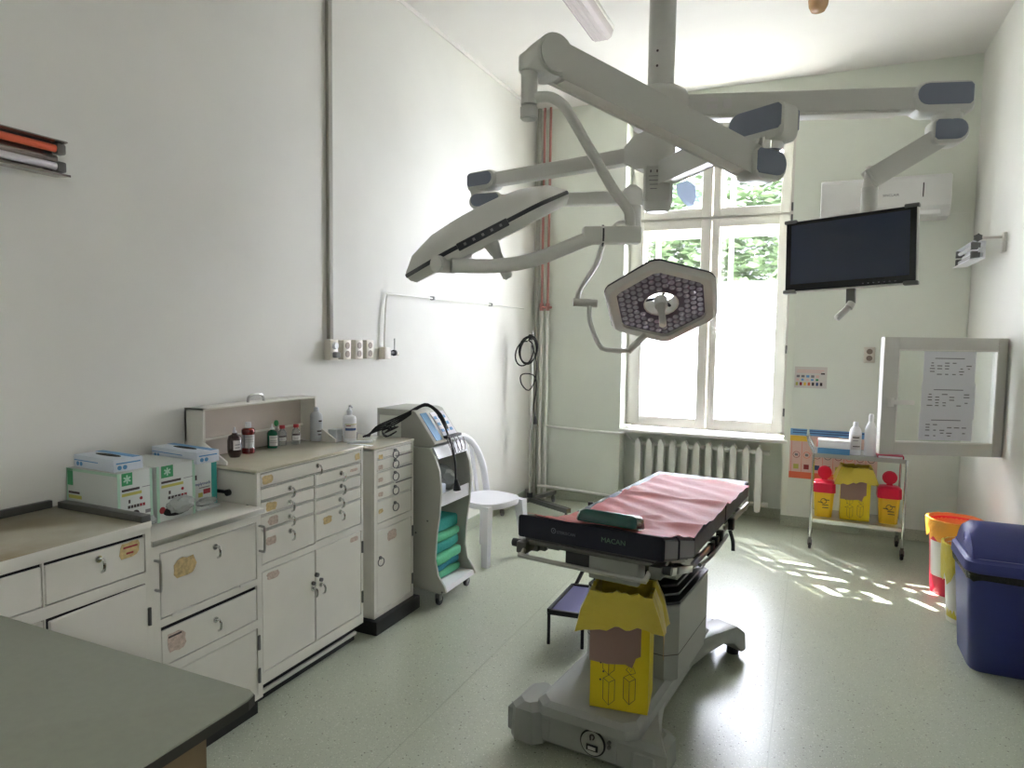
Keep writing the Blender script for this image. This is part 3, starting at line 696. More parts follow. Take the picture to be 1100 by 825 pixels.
G().tube([(.02, -2.55, 1.50), (.02, -2.545, 1.6), (.02, -2.535, 1.75), (.02, -2.52, 1.82), (.02, -2.49, 1.838), (.02, -2.4, 1.84), (.02, -1.0, 1.843), (.02, -.3, 1.843)], .006, 8, 3).out('pipe', 'pipew', gp)
for y in (-1.95, -1.0): G().box((0, y-.012, 1.83), (.03, y+.012, 1.856), .003).out('clip', 'dsteel', gp)
# left wall lamp (fluorescent, switched off)
def wall_lamp(side, x, y0, y1, z, label, orange=False, rm='reflector'):
    t = thing('wall_lamp', (x, y0, z), label, 'lamp', 'fluorescent wall lamps'); s = side
    g = G(); g.prism([(x, z+.055), (x+s*.07, z+.06), (x+s*.075, z+.055), (x+s*.012, z+.045), (x+s*.012, z-.045), (x+s*.085, z-.055), (x+s*.085, z-.062), (x, z-.055)], 1, y0, y1)
    g.out('reflector', rm, t, sm=0)
    G().box((x+s*.013, y0+.01, z-.012), (x+s*.035, y1-.01, z+.012), .003).out('spine', rm, t)
    for dz in (.032, -.028):
        u = G(); u.cyl((x+s*.05, y0+.05, z+dz), (x+s*.05, y1-.03, z+dz), .013, seg=12)
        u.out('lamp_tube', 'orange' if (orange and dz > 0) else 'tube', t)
        for yy in (y0+.035, y1-.015): G().box((x+s*.03, yy-.015, z+dz-.018), (x+s*.066, yy+.015, z+dz+.018), .006).out('tube_holder', 'dsteel', t)
    return t
wall_lamp(1, .06, -5.45, -4.60, 2.168, 'metal reflector wall lamp with orange reflection painted on tube, left wall', True)
rl = wall_lamp(-1, W-.10, -.98, -.42, 2.17, 'white fluorescent lamp on bracket, right wall beside the monitor', False, 'whitep')
G().box((W-.02, -1.02, 2.15), (W, -.95, 2.27), .003).out('wall_plate', 'frame', rl)
G().box((W-.14, -.995, 2.235), (W-.01, -.975, 2.25), .002).out('bracket', 'frame', rl)
g = G(); n = 12; g.prism([((W-.15)+.026*(1 if k % 2 else .78)*math.cos(2*PI*k/n), 2.243+.026*(1 if k % 2 else .78)*math.sin(2*PI*k/n)) for k in range(n)], 1, -1.02, -.995); g.out('knob', 'dsteel', rl)

# ================================================================ CORNER PIPES, STAND, RADIATOR
def riser(x, label, valve=True):
    t = thing('heating_pipe', (x, -.06, .0), label, 'pipe', 'heating pipes in the corner')
    G().cyl((x, -.06, 1.87), (x, -.06, H), .012, seg=12).out('red_section', 'piper', t)['label'] = 'dull red upper pipe section'
    G().cyl((x, -.06, 0), (x, -.06, 1.87), .016, seg=12).out('white_section', 'pipew', t)
    G().cyl((x, -.06, 1.83), (x, -.06, 1.90), .02, seg=10).out('coupling', 'piper', t)
    G().cyl((x, -.06, 1.86), (x+.045, -.085, 1.86), .012, seg=8).out('tap', 'piper', t)
    return t
riser(.105, 'heating riser left of the pair, red above and white below'); r2 = riser(.165, 'heating riser right of pair, feeding the radiator branches')
solo(G().cyl((.05, -.05, .0), (.05, -.05, H), .02, seg=12).out('riser_pipe', 'pipeg'), 'grey-green pipe nearest the room corner', 'pipe')
bp = thing('radiator_pipe', (.5, -.06, .7), 'white upper branch pipe bending into radiator top', 'pipe', 'radiator branch pipes')
G().tube([(.165, -.06, .715), (.5, -.06, .705), (.80, -.06, .697), (.90, -.05, .698), (.935, 0, .70), (.945, .06, .66), (.98, .09, .625)], .013, 10).out('pipe', 'pipew', bp)
bp = thing('radiator_pipe', (.5, -.06, .1), 'white lower branch pipe just above the skirting', 'pipe', 'radiator branch pipes')
G().tube([(.105, -.075, .13), (.14, -.10, .135), (.22, -.08, .128), (.5, -.06, .115), (.80, -.055, .10), (.90, -.02, .10), (.96, .06, .115), (1.0, .09, .13)], .013, 10).out('pipe', 'pipew', bp)
rad = thing('radiator', (1.58, .09, 0), 'white cast-iron column radiator under the window', 'radiator')
x0, pitch_ = 1.052, .1064
for i in range(11):
    x = x0+i*pitch_; y = .075
    g = G()
    prof = []
    for zz, hw in ((.075, .004), (.085, .022), (.12, .027), (.59, .027), (.62, .024), (.645, .010), (.655, .003)): prof.append((zz, hw))
    g.loft([[(x-hw, y-.05, zz), (x+hw, y-.05, zz), (x+hw*1.05, y, zz), (x+hw, y+.05, zz), (x-hw, y+.05, zz), (x-hw*1.05, y, zz)] for zz, hw in prof])
    g.out('section', 'pipew', rad, sm=40)
for z in (.14, .60): G().cyl((x0-.06, .075, z), (x0+10*pitch_+.05, .075, z), .017, seg=10).out('header_pipe', 'pipew', rad)
for z in (.14, .60): G().cyl((x0+10*pitch_+.04, .075, z), (x0+10*pitch_+.085, .075, z), .022, seg=8).out('end_plug', 'pipew', rad)
# drip stand in the corner
st = thing('drip_stand', (.20, -.55, 0), 'steel drip stand with flat four-armed rolling base in corner', 'stand')
g = G()
ends = [(.66, -.76), (.30, -.14), (-.0+.05, -.22), (.06, -.86)]
for ex, ey in ends: g.beam((.20, -.52, .10), (ex, ey, .10), .045, .035, .003)
g.out('base', 'dsteel', st)
G().cyl((.20, -.52, .085), (.20, -.52, .16), .028, seg=14).out('hub', 'rubber', st)
G().cyl((.20, -.52, .12), (.20, -.52, 1.62), .011, seg=12).out('pole', 'steel', st)
def caster(x, y, z, parent, r=.03, m='rubber'):
    c = G(); c.cyl((x, y, z+2*r+.005), (x, y, z+2*r+.03), .012, seg=10); c.box((x-.016, y-.012, z+r), (x+.016, y+.02, z+2*r+.01), .004); o = c.out('caster', 'dsteel', parent)
    G().cyl((x-.011, y+.012, z+r), (x+.011, y+.012, z+r), r, seg=18, bev=.004).out('wheel', m, o)
for ex, ey in ends: caster(ex*.94+.2*.06, ey*.94-.52*.06, 0, st, .026, 'inkg')
cl = thing('cable_coil', (.20, -.55, 1.2), 'coiled black cable hanging in loops from the drip stand', 'cable')
def loop(cx, cy, cz, rx, rz, n, tilt=0, ph=0, seed=0):
    rnd = random.Random(seed); P = []
    for k in range(n*12+1):
        a = 2*PI*k/12+ph; rr = 1+.06*math.sin(k*.7+seed)
        P.append((cx+rx*rr*math.sin(a), cy+.012*math.sin(k*.37)-.02, cz-rz+rz*rr*math.cos(a)+tilt*math.sin(a)))
    return P
G().tube(loop(.19, -.56, 1.58, .085, .12, 3, .02, 0, 1), .0065, 6, 2).out('loop', 'black', cl)
G().tube(loop(.155, -.565, 1.54, .085, .11, 1, .03, .4, 2), .0065, 6, 2).out('loop', 'black', cl)
G().tube([(.22, -.57, 1.5), (.27, -.58, 1.36), (.26, -.58, 1.2), (.20, -.58, 1.1), (.13, -.58, 1.15), (.12, -.58, 1.23), (.19, -.58, 1.25), (.26, -.58, 1.22), (.27, -.58, 1.1), (.25, -.575, .98), (.262, -.575, .86)], .006, 6).out('tail', 'black', cl)
G().cyl((.262, -.575, .87), (.265, -.575, .80), .010, .02, 10).out('plug', 'black', cl)
G().box((.185, -.575, 1.55), (.215, -.525, 1.60), .006).out('hook', 'black', cl)

# ================================================================ GREY EQUIPMENT CART
ct = thing('equipment_cart', (.36, -2.61, 0), 'grey cart with curved side panels and castors beside the narrow cabinet', 'cart')
prof = [(.12, .10), (.42, .09), (.58, .075), (.625, .088), (.615, .12), (.57, .18), (.55, .27), (.56, .42), (.578, .55), (.588, .68), (.575, .80), (.545, .88), (.515, .925), (.12, .925)]
for y in (-2.805, -2.435): G().prism(prof, 1, y, y+.018, .003, 1).out('side_panel', 'cart', ct, sm=20)
G().box((.12, -2.787, .10), (.13, -2.435, .92)).out('back_panel', 'cart', ct, sm=0)
g = G(); g.prism([(.12, .915), (.515, .915), (.55, .865), (.56, .865), (.525, .925), (.12, .925)], 1, -2.787, -2.435); g.out('top_shelf', 'cartin', ct, sm=0)
g = G(); g.box((.13, -2.787, .585), (.565, -2.435, .60)); g.box((.565, -2.787, .585), (.575, -2.435, .66)); g.out('middle_shelf', 'cartin', ct, sm=0)
g = G(); g.prism([(.13, .095), (.60, .095), (.61, .085), (.62, .085), (.61, .11), (.13, .11)], 1, -2.787, -2.435); g.out('bottom_shelf', 'cartin', ct, sm=0)
for x, y in ((.565, -2.79), (.565, -2.45), (.17, -2.79), (.17, -2.45)): caster(x, y, 0, ct, .03)
for x, z in ((.50, .5), (.42, .42), (.6, .09)): G().cyl((x, -2.806, z), (x, -2.81, z), .006, seg=8).out('screw', 'dsteel', ct)
du = thing('electrosurgical_unit', (.33, -2.63, .926), 'grey wedge-shaped unit with sloping pale blue front on the cart', 'medical device')
g = G(); g.prism([(.13, .926), (.50, .926), (.535, .95), (.40, 1.13), (.37, 1.14), (.13, 1.14)], 1, -2.785, -2.47, .004); g.out('housing', 'cart', du)
G().box((.15, -2.7865, .95), (.30, -2.785, 1.10)).out('side_cover', 'panel', du, sm=0)
dv = Vector((.40-.535, 0, 1.13-.95)).normalized(); nv = Vector((.8, 0, .6))
R3 = Matrix((Vector((0, 1, 0)), dv, Vector((0, 1, 0)).cross(dv))).transposed()
pc = Vector((.4675, -2.63, 1.04))+Vector((0, 1, 0)).cross(dv)*.001
sgn = 1 if Vector((0, 1, 0)).cross(dv).x > 0 else -1
pc = Vector((.4675, -2.63, 1.04))+Vector((0, 1, 0)).cross(dv)*.0015*sgn
G().obox(pc+Vector((0, -.09, 0)), (.07, .19, .003), R3).out('blue_display', 'cblue', du, sm=0)
G().obox(pc+Vector((0, .06, 0)), (.16, .18, .003), R3).out('white_panel', 'paper', du, sm=0)
for i in range(3):
    for j in range(3): G().obox(pc+Vector((0, .005+j*.05, 0))+dv*(.05-i*.045)+Vector((.002, 0, .0012)), (.03, .02, .002), R3).out('button', 'cblue', du, sm=0)
G().box((.515, -2.66, .965), (.545, -2.48, .982), .004).out('socket_bar', 'black', du)
cbk = thing('black_cables', (.45, -2.75, .99), 'bundle of black cables from narrow cabinet over the grey unit, plug hanging', 'cable')
rnd = random.Random(4)
for i in range(4):
    o = i*.008
    G().tube([(.20+o, -3.02+o, 1.0), (.26, -2.98, 1.03+o), (.32-o, -2.90, 1.06+o), (.36, -2.82, 1.10+o), (.38, -2.72, 1.145+o*.5), (.41, -2.66, 1.155+o*.5), (.46+o, -2.635, 1.11), (.52, -2.635+o, 1.02)], .005, 6).out('cable', 'black', cbk)
for i in range(3):
    G().tube([(.30, -2.95, 1.02), (.33+.02*i, -2.93, 1.055), (.30+.02*i, -2.90, 1.07-.01*i), (.27, -2.93, 1.03), (.31, -2.955+.01*i, 1.0), (.36, -2.92, 1.03)], .004, 6).out('loose_loop', 'black', cbk)
G().tube([(.52, -2.635, 1.02), (.56, -2.635, .93), (.585, -2.635, .82), (.59, -2.635, .72), (.59, -2.63, .69)], .006, 6).out('hanging_cable', 'black', cbk)
G().cyl((.59, -2.63, .72), (.595, -2.625, .655), .010, .024, 12).out('plug', 'black', cbk)
for i in range(4):
    y = -2.665+i*.045
    G().tube([(.54, y, .97), (.57, y+.01, .90), (.575, y+.02-.03*(i == 3), .86+.01*i), (.57, y+.05, .88), (.55, y+.06, .955)], .002, 5).out('thin_lead', 'ink', cbk)
crumple('plastic_bag', (.42, -2.55, .70), (.11, .10, .085), 'poly', None, 9, .06); solo(bpy.data.objects['plastic_bag'], 'translucent plastic bag on the cart middle shelf', 'bag')
solo(G().box((.40, -2.77, .601), (.54, -2.66, .70), .01).out('blue_packet', 'tissue', sm=30), 'pale blue packet beside the bag on cart shelf', 'packet')
zz = .112
for i, (mm, lb) in enumerate((('teal2', 'bottom folded green drape on the cart lower shelf'), ('teal3', 'second folded drape from bottom, blue'), ('teal2', 'third folded drape, pale green, on cart'), ('teal1', 'fourth folded drape, teal, on cart'), ('teal2', 'fifth folded drape, green, below the top teal one'), ('teal1', 'topmost folded teal drape on the cart lower shelf'))):
    h = (.05, .05, .06, .065, .05, .08)[i]; rnd = random.Random(20+i)
    def fn(u, v, i=i, h=h, zz=zz, rnd=rnd): return None
    g = G(); g.box((.17, -2.775, zz), (.545-.012*(i % 2)-.008*abs(2-i), -2.455+.0*i, zz+h), .02, 3)
    bmesh.ops.subdivide_edges(g.bm, edges=g.bm.edges[:], cuts=2, use_grid_fill=True)
    for v in g.bm.verts:
        v.co.z += .004*math.sin(v.co.y*30+i*2)*(v.co.x-.17)/.37*.7-.03*(v.co.x-.36)*0
        v.co.x += .006*math.sin(v.co.y*45+i); 
    solo(g.out('folded_drape', mm, sm=60), lb, 'drape', 'folded drapes on the cart'); zz += h+.001

# ================================================================ WHITE PLASTIC CHAIR
ch = thing('plastic_chair', (0, 0, 0), 'white moulded plastic chair behind the grey cart', 'chair')
def seat_ring(z, k):
    P = []
    for i in range(28):
        a = 2*PI*i/28; c, s_ = math.cos(a), math.sin(a)
        P.append((.42+.195*k*math.copysign(abs(c)**.7, c), -1.87+.205*k*math.copysign(abs(s_)**.7, s_), z))
    return P
g = G(); g.loft([seat_ring(.395, .97), seat_ring(.425, 1.0), seat_ring(.435, .985), seat_ring(.43, .8), seat_ring(.425, .4)]); g.out('seat', 'chair', ch, sm=50)
def leg(x0, y0, x1, y1, zt=.42):
    g = G(); dx, dy = .03, .022
    g.loft([[(x0-dx*k, y0-dy*k, z), (x0+dx*k, y0-dy*k, z), (x0+dx*k, y0+dy*k, z), (x0-dx*k, y0+dy*k, z)] if False else
            [(X-dx*k, Y-dy*k, z), (X+dx*k, Y-dy*k, z), (X+dx*k, Y+dy*k, z), (X-dx*k, Y+dy*k, z)] for X, Y, z, k in ((x1, y1, 0, .8), ((x0+x1)/2, (y0+y1)/2, zt/2, 1), (x0, y0, zt, 1.25))])
    g.out('leg', 'chair', ch, sm=20)
leg(.545, -2.035, .555, -2.045); leg(.575, -1.70, .60, -1.665); leg(.255, -2.03, .19, -2.07); leg(.255, -1.70, .19, -1.66)
arch = []
for k in range(17):
    t = k/16; a = PI*t; arch.append((.235-.11*math.sin(a)**.8, -1.87-.195*math.cos(a), .42+.42*math.sin(a)**.6))
g = G(); rows = []
for p in arch: rows.append([(p[0]-.012, p[1], p[2]), (p[0], p[1], p[2]+.0), (p[0]+.018, p[1], p[2])])
G().tube(arch, .026, 10, 2).out('back_frame', 'chair', ch, sm=60)
for i in range(5):
    y = -1.87+(i-2)*.055; t = math.acos(-(y+1.87)/.185 if abs((y+1.87)/.185) < 1 else 0); zt = .42+.42*math.sin(t)**.6
    G().beam((.215, y, .43), (.235-.11*math.sin(t)**.8, y, zt), .035, .009, .003, (1, 0, 0)).out('back_slat', 'chair', ch)

ch.matrix_world = Matrix.Translation((.42, -1.87, 0))@Matrix.Rotation(math.radians(-15), 4, 'Z')@Matrix.Translation((-.40, 1.87, 0))

# ================================================================ BACK / RIGHT WALL
acu = thing('air_conditioner', (2.95, -.1, 2.5), 'white split air conditioner high on back wall behind monitor', 'air conditioner')
g = G(); g.prism([(-.008, 2.83), (-.19, 2.83), (-.205, 2.81), (-.205, 2.60), (-.17, 2.525), (-.008, 2.515)], 0, 2.515, 3.395, .008); g.out('body', 'ac', acu)
G().box((3.208, -.2065, 2.665), (3.216, -.2045, 2.77)).out('indicator', 'ink', acu, sm=0)
G().obox((2.96, -.19, 2.56), (.74, .006, .055), Matrix.Rotation(math.radians(-25), 3, 'X'), .002).out('louvre', 'ac', acu)
text('SINCLAIR', (2.945, -.2055, 2.682), (1, 0, 0), (0, 0, 1), .026, 'acshade', acu)
bs = thing('back_socket', (2.92, -.015, 1.47), 'cream double socket on back wall near the glazed sash', 'socket'); bs.name = 'wall_socket_double'
G().box((2.882, -.035, 1.408), (2.962, -.007, 1.535), .006).out('plate', 'sock', bs)
for z in (1.445, 1.498): G().cyl((2.922, -.035, z), (2.922, -.037, z), .022, seg=16).out('outlet', 'sockd', bs)
# posters
p1 = thing('wall_poster', (2.475, -.008, 1.18), 'small white waste-sorting chart beside window, upper poster', 'poster', 'posters right of the window')
def flat(parent, x0, x1, z0, z1, m, name='print', d=.0014): return G().box((x0, -.0078-d, z0), (x1, -.0078, z1)).out(name, m, parent, sm=0)
flat(p1, 2.375, 2.622, 1.185, 1.362, 'posterw', 'sheet', .001)
flat(p1, 2.395, 2.60, 1.328, 1.336, 'posterp'); flat(p1, 2.39, 2.58, 1.313, 1.321, 'posterp'); flat(p1, 2.575, 2.605, 1.300, 1.312, 'ink')
for i, c in enumerate(('inkg', 'inkg', 'posterb', 'inkg', 'posterp')): flat(p1, 2.39+i*.037, 2.415+i*.037, 1.272, 1.292, c)
for i, c in enumerate(('posterp', 'posterb', 'posterp', 'posterb', 'cgreen')): flat(p1, 2.39+i*.037, 2.41+i*.037, 1.245, 1.262, c)
for i, c in enumerate(('cyellow', 'cred', 'postery', 'postero', 'ink', 'posterd', 'ink')): flat(p1, 2.385+i*.031, 2.403+i*.031, 1.205, 1.232, c)
p2 = thing('wall_poster', (2.66, -.008, .42), 'large orange-framed waste poster behind trolley, lower poster', 'poster', 'posters right of the window')
flat(p2, 2.362, 3.02, .42, .84, 'posterp', 'sheet', .001)
flat(p2, 2.362, 3.02, .785, .84, 'posterb', 'title_band'); flat(p2, 2.362, 2.50, .735, .78, 'postery', 'yellow_band'); flat(p2, 2.362, 3.02, .42, .475, 'postero', 'orange_band')
for z, x1 in ((.822, 2.95), (.803, 2.9)): flat(p2, 2.38, x1, z, z+.009, 'posterd', 'print', .002)
for i in range(8):
    x = 2.375+i*.08
    flat(p2, x, x+.003, .475, .735, 'postero', 'rule', .0018)
    G().tube([(x+.04+.026*math.cos(a), -.0095, .62+.026*math.sin(a)) for a in [2*PI*k/16 for k in range(17)]], .002, 4, 0).out('icon_ring', ('cred', 'postero', 'cred', 'ink')[i % 4], p2)
    flat(p2, x+.028, x+.052, .61, .63, 'inkg', 'icon', .002); flat(p2, x+.02, x+.06, .50, .54, ('cyellow', 'cred', 'posterd', 'ink')[i % 4], 'icon', .002)
# swung-open glazed sash on the right wall
hg = Vector((3.565, -1.232, 0)); fr = Vector((2.90, -1.46, 0)); ax = (fr-hg); L = ax.length; ax.normalize(); nz = Vector((-ax.y, ax.x, 0))
w2 = bpy.data.objects.new('window_2', None); COL.objects.link(w2); w2.location = (3.25, -1.35, .9); struct(w2)
R4 = Matrix((ax, nz, Vector((0, 0, 1)))).transposed()
def sbox(u0, u1, z0, z1, th=.04, off=0, bev=.004):
    g = G(); c = hg+ax*((u0+u1)/2)+nz*off; c.z = (z0+z1)/2; g.obox(c, (u1-u0, th, z1-z0), R4, bev); return g
Z0, Z1 = .895, 1.605
g = sbox(0, .05, Z0, Z1); 
for a in ((L-.085, L, Z0, Z1), (.05, L-.085, Z0, Z0+.075), (.05, L-.085, Z1-.075, Z1)):
    c = hg+ax*((a[0]+a[1])/2); c.z = (a[2]+a[3])/2; g.obox(c, (a[1]-a[0], .04, a[3]-a[2]), R4, .003)
g.out('sash_frame', 'alum', w2)
g = G()
for a in ((.048, .056, Z0+.07, Z1-.07), (L-.09, L-.084, Z0+.07, Z1-.07), (.05, L-.085, Z0+.07, Z0+.078), (.05, L-.085, Z1-.078, Z1-.07), (L, L+.004, Z0, Z1)):
    c = hg+ax*((a[0]+a[1])/2)+nz*.0; c.z = (a[2]+a[3])/2; g.obox(c, (a[1]-a[0], .044, a[3]-a[2]), R4)
g.out('glazing_bead', 'white', w2, sm=0)
sbox(.05, L-.085, Z0+.075, Z1-.075, .004, 0, 0).out('pane', 'sashglass', w2, sm=0)
sd = 1 if nz.y < 0 else -1
g = sbox(L-.06, L-.03, 1.19, 1.235, .012, .025*sd); c = hg+ax*(L-.105)+nz*.045*sd; c.z = 1.215; g.obox(c, (.13, .012, .018), R4, .004); g.out('handle', 'white', w2)
for z in (1.47, 1.12): G().box((3.548, -1.205, z-.03), (3.578, -1.165, z+.03), .004).out('hinge_clip', 'dsteel', w2)
G().box((3.556, -1.222, .9), (3.58, -1.12, 1.6), .003).out('jamb', 'white', w2)
papers = [(.168, .465, 1.30, 1.525, 'top paper table taped on the swung-open glass'), (.162, .47, 1.115, 1.335, 'middle paper table taped on the glass'), (.168, .475, .985, 1.15, 'lowest paper table taped on the glass')]
for i, (u0, u1, z0, z1, lb) in enumerate(papers):
    o = sbox(u0, u1, z0, z1, .0008, .0045*sd+.0012*sd*i, 0).out('taped_paper', 'paper', sm=0); solo(o, lb, 'paper', 'papers taped on the sash glass')
    rr = random.Random(90+i); g = G()
    for r_ in range(5):
        for c_ in range(6):
            if rr.random() < .65:
                u = u1-.05-c_*.042; z = z1-.07-r_*.017; c = hg+ax*u+nz*(.0056*sd+.0012*sd*i); c.z = z; g.obox(c, (rr.uniform(.012, .034), .0005, .006), R4)
    c = hg+ax*((u0+u1)/2)+nz*(.0056*sd+.0012*sd*i); c.z = z1-.042; g.obox(c, (.17, .0005, .005), R4)
    g.out('table_print', 'inkg', o, sm=0)['kind'] = 'stuff'

# ================================================================ STEEL TROLLEY AND WHAT STANDS ON IT
tr = thing('steel_trolley', (2.84, -.43, 0), 'two-shelf steel instrument trolley with castors by the back wall', 'trolley')
X0, X1, Y0, Y1 = 2.545, 3.155, -.615, -.27
for x, y in ((X0, Y0), (X0, Y1), (X1, Y0), (X1, Y1)):
    G().cyl((x, y, .075), (x, y, .735), .010, seg=10).out('post', 'chrome', tr)
    caster(x, y, 0, tr, .032)
for z in (.225, .725):
    g = G(); g.box((X0, Y0, z), (X1, Y1, z+.006)); g.box((X0, Y0-.002, z-.018), (X1, Y0+.003, z+.012)); g.box((X0, Y1-.003, z-.018), (X1, Y1+.002, z+.012)); g.out('shelf', 'steel', tr, sm=0)
G().tube([(X0, Y0, .73), (X0-.01, Y0, .76), (X0-.035, Y0, .81), (X0-.045, Y0, .855), (X0-.045, Y0+.02, .865), (X0-.045, Y1-.02, .865), (X0-.045, Y1, .855), (X0-.035, Y1, .81), (X0-.01, Y1, .76), (X0, Y1, .73)], .009, 8, 2).out('push_handle', 'chrome', tr)
bottle('spray_bottle', 2.825, -.50, .731, [(0, 0), (.04, 0), (.042, .005), (.042, .16), (.034, .195), (.018, .212), (.016, .22)], 'whitep', 'white labelled bottle on the trolley, left of the plain one', 'bottles on the trolley',
       cap=[(.018, .218), (.018, .242), (.015, .246), (0, .246)], lab=(.0428, .04, .15, -2.3, -.6), inks=[(.15, .8, .8, .88, 'ink'), (.2, .9, .2, .26, 'ink'), (.2, .7, .6, .64, 'inkg')])
bottle('spray_bottle', 2.925, -.50, .731, [(0, 0), (.038, 0), (.04, .005), (.04, .19), (.030, .225), (.019, .25), (.017, .26)], 'whitep', 'taller plain white bottle on trolley beside the glazed sash', 'bottles on the trolley',
       cap=[(.018, .258), (.018, .29), (.014, .31), (0, .311)])
bx = thing('glove_box', (2.68, -.50, .731), 'white and blue dispenser box lying on trolley top', 'box')
G().box((2.57, -.575, .731), (2.79, -.45, .835), .004).out('box', 'whitep', bx)
G().box((2.571, -.5762, .731), (2.789, -.574, .775)).out('blue_band', 'cblue', bx, sm=0); G().box((2.565, -.57, .78), (2.5705, -.47, .82)).out('red_print', 'redlid', bx, sm=0)
fo = thing('red_folder', (3.06, -.5, .731), 'dark red folder lying on right end of the trolley', 'folder')
G().box((2.97, -.60, .731), (3.14, -.33, .757), .004).out('cover', 'folder', fo); G().box((2.975, -.602, .737), (3.13, -.595, .751)).out('pages', 'paper', fo, sm=0)
def sharps(x, y, z, label):
    t = thing('sharps_container', (x, y, z), label, 'container', 'sharps containers on the trolley')
    def rr(k, zz, a=.068, b=.062): return [(x+sx*a*k, y+sy*b*k, z+zz) for sx, sy in ((-1, -.7), (-.7, -1), (.7, -1), (1, -.7), (1, .7), (.7, 1), (-.7, 1), (-1, .7))]
    G().loft([rr(.88, 0), rr(1.05, .19)]).out('body', 'yplast', t, sm=30)
    G().loft([rr(1.16, .19), rr(1.18, .20), rr(1.14, .262), rr(.9, .275), rr(.5, .28)]).out('lid', 'redlid', t, sm=30)
    g = G(); g.cyl((x, y-.012, z+.338), (x, y+.012, z+.338), .050, seg=24, bev=.006); g.box((x-.02, y-.01, z+.27), (x+.02, y+.01, z+.31)); g.out('flap', 'redlid', t)
    lb = G().obox((x, y-.0615, z+.10), (.085, .0015, .11), Matrix.Rotation(math.radians(-3), 3, 'X')).out('label', 'yplast', t, sm=0)
    g = G(); rd = random.Random(5)
    for i in range(5): g.obox((x+rd.uniform(-.025, .025), y-.0632, z+.055+.02*i), (rd.uniform(.02, .045), .001, .006), Matrix.Rotation(math.radians(-3), 3, 'X'))
    g.out('label_print', 'ink', t, sm=0)
    g = G(); g.tube([(x+.02*math.cos(a), y-.0638, z+.125+.02*math.sin(a)) for a in [2*PI*k/12 for k in range(13)]], .0022, 4, 0); g.out('hazard_ring', 'ink', t)
    return t
sharps(2.630, -.45, .231, 'red-lidded yellow sharps container, left on trolley shelf'); sharps(3.070, -.45, .231, 'red-lidded yellow sharps container, right on trolley shelf')

def pictogram(fn, parent, scale=1):
    """line drawings of folded bin boxes on the carton front; fn(u, v) -> point"""
    def ln(*p): G().tube([fn(u, v) for u, v in p], .0009*scale, 4, 0).out('pictogram', 'ink', parent)
    for cx, cy in ((.33, .20), (.68, .24), (.32, .52)):
        ln((cx-.1, cy-.10), (cx-.1, cy+.12), (cx, cy+.16), (cx+.1, cy+.12), (cx+.1, cy-.10), (cx, cy-.16), (cx-.1, cy-.10)); ln((cx-.1, cy+.12), (cx, cy+.08), (cx+.1, cy+.12)); ln((cx, cy+.08), (cx, cy-.16))
    for k in range(3): G().sphere(fn(.18+.05*(k == 1), .30+.09*k), .0035*scale, seg=8).out('pictogram', 'ink', parent)
    ln((.62, .44), (.66, .48), (.70, .43), (.74, .48), (.78, .42), (.70, .40), (.62, .44))
def bagged_carton(name, mtx, wd, dp, ht, label, drop, seed):
    t = thing(name, (0, 0, 0), label, 'carton', 'bagged yellow cartons')
    g = G(); th = .004
    g.box((-wd/2, -dp/2, 0), (wd/2, -dp/2+th, ht)); g.box((-wd/2, dp/2-th, 0), (wd/2, dp/2, ht)); g.box((-wd/2, -dp/2, 0), (-wd/2+th, dp/2, ht)); g.box((wd/2-th, -dp/2, 0), (wd/2, dp/2, ht)); g.box((-wd/2, -dp/2, 0), (wd/2, dp/2, th))
    g.out('box', 'ycard', t, sm=0)
    z0 = ht*.41; rnd = random.Random(seed)
    poly = [(-wd/2-.004, ht*.97), (-wd/2-.004, z0), (-wd*.2, z0-.006), (wd*.1, z0+.002), (wd*.22, z0-.008), (wd*.28, z0+.03), (wd*.36, z0+.04), (wd*.36, ht*.97)]
    G().prism(poly, 1, -dp/2-.003, -dp/2-.0005).out('torn_flap', 'card', t, sm=0)
    pictogram(lambda u, v: (-wd/2+wd*u, -dp/2-.001, ht*.98*v*.85), t, wd/.2)
    # bag: rim over the edge hanging outside, with an irregular hem, and an inner wall
    n = 48; hem = []; topo = []; topi = []; inn = []; mid = []
    for k in range(n):
        a = 2*PI*k/n; c, s_ = math.cos(a), math.sin(a); q = max(abs(c), abs(s_)); px, py = c/q*wd/2, s_/q*dp/2
        j = rnd.uniform(-.006, .006)
        hz = ht-drop*(.85+.15*math.sin(a*2+1)+rnd.uniform(-.06, .06))
        hem.append((px*1.52+j, py*1.34+j, hz)); mid.append((px*1.34+j, py*1.22-j, ht-drop*.4)); topo.append((px*1.06, py*1.06, ht+.012+j*1.6)); topi.append((px*.94, py*.94, ht+.012+j*1.6)); inn.append((px*.88, py*.88, ht*.6))
    b = G(); b.loft([hem, mid, topo, topi, inn], close=False); b.out('bag', 'ybag', t, sm=60)
    t.matrix_world = mtx; return t
bagged_carton('waste_carton', Matrix.Translation((2.845, -.42, .231)), .20, .18, .385, 'yellow carton with bag on the trolley lower shelf', .13, 3)

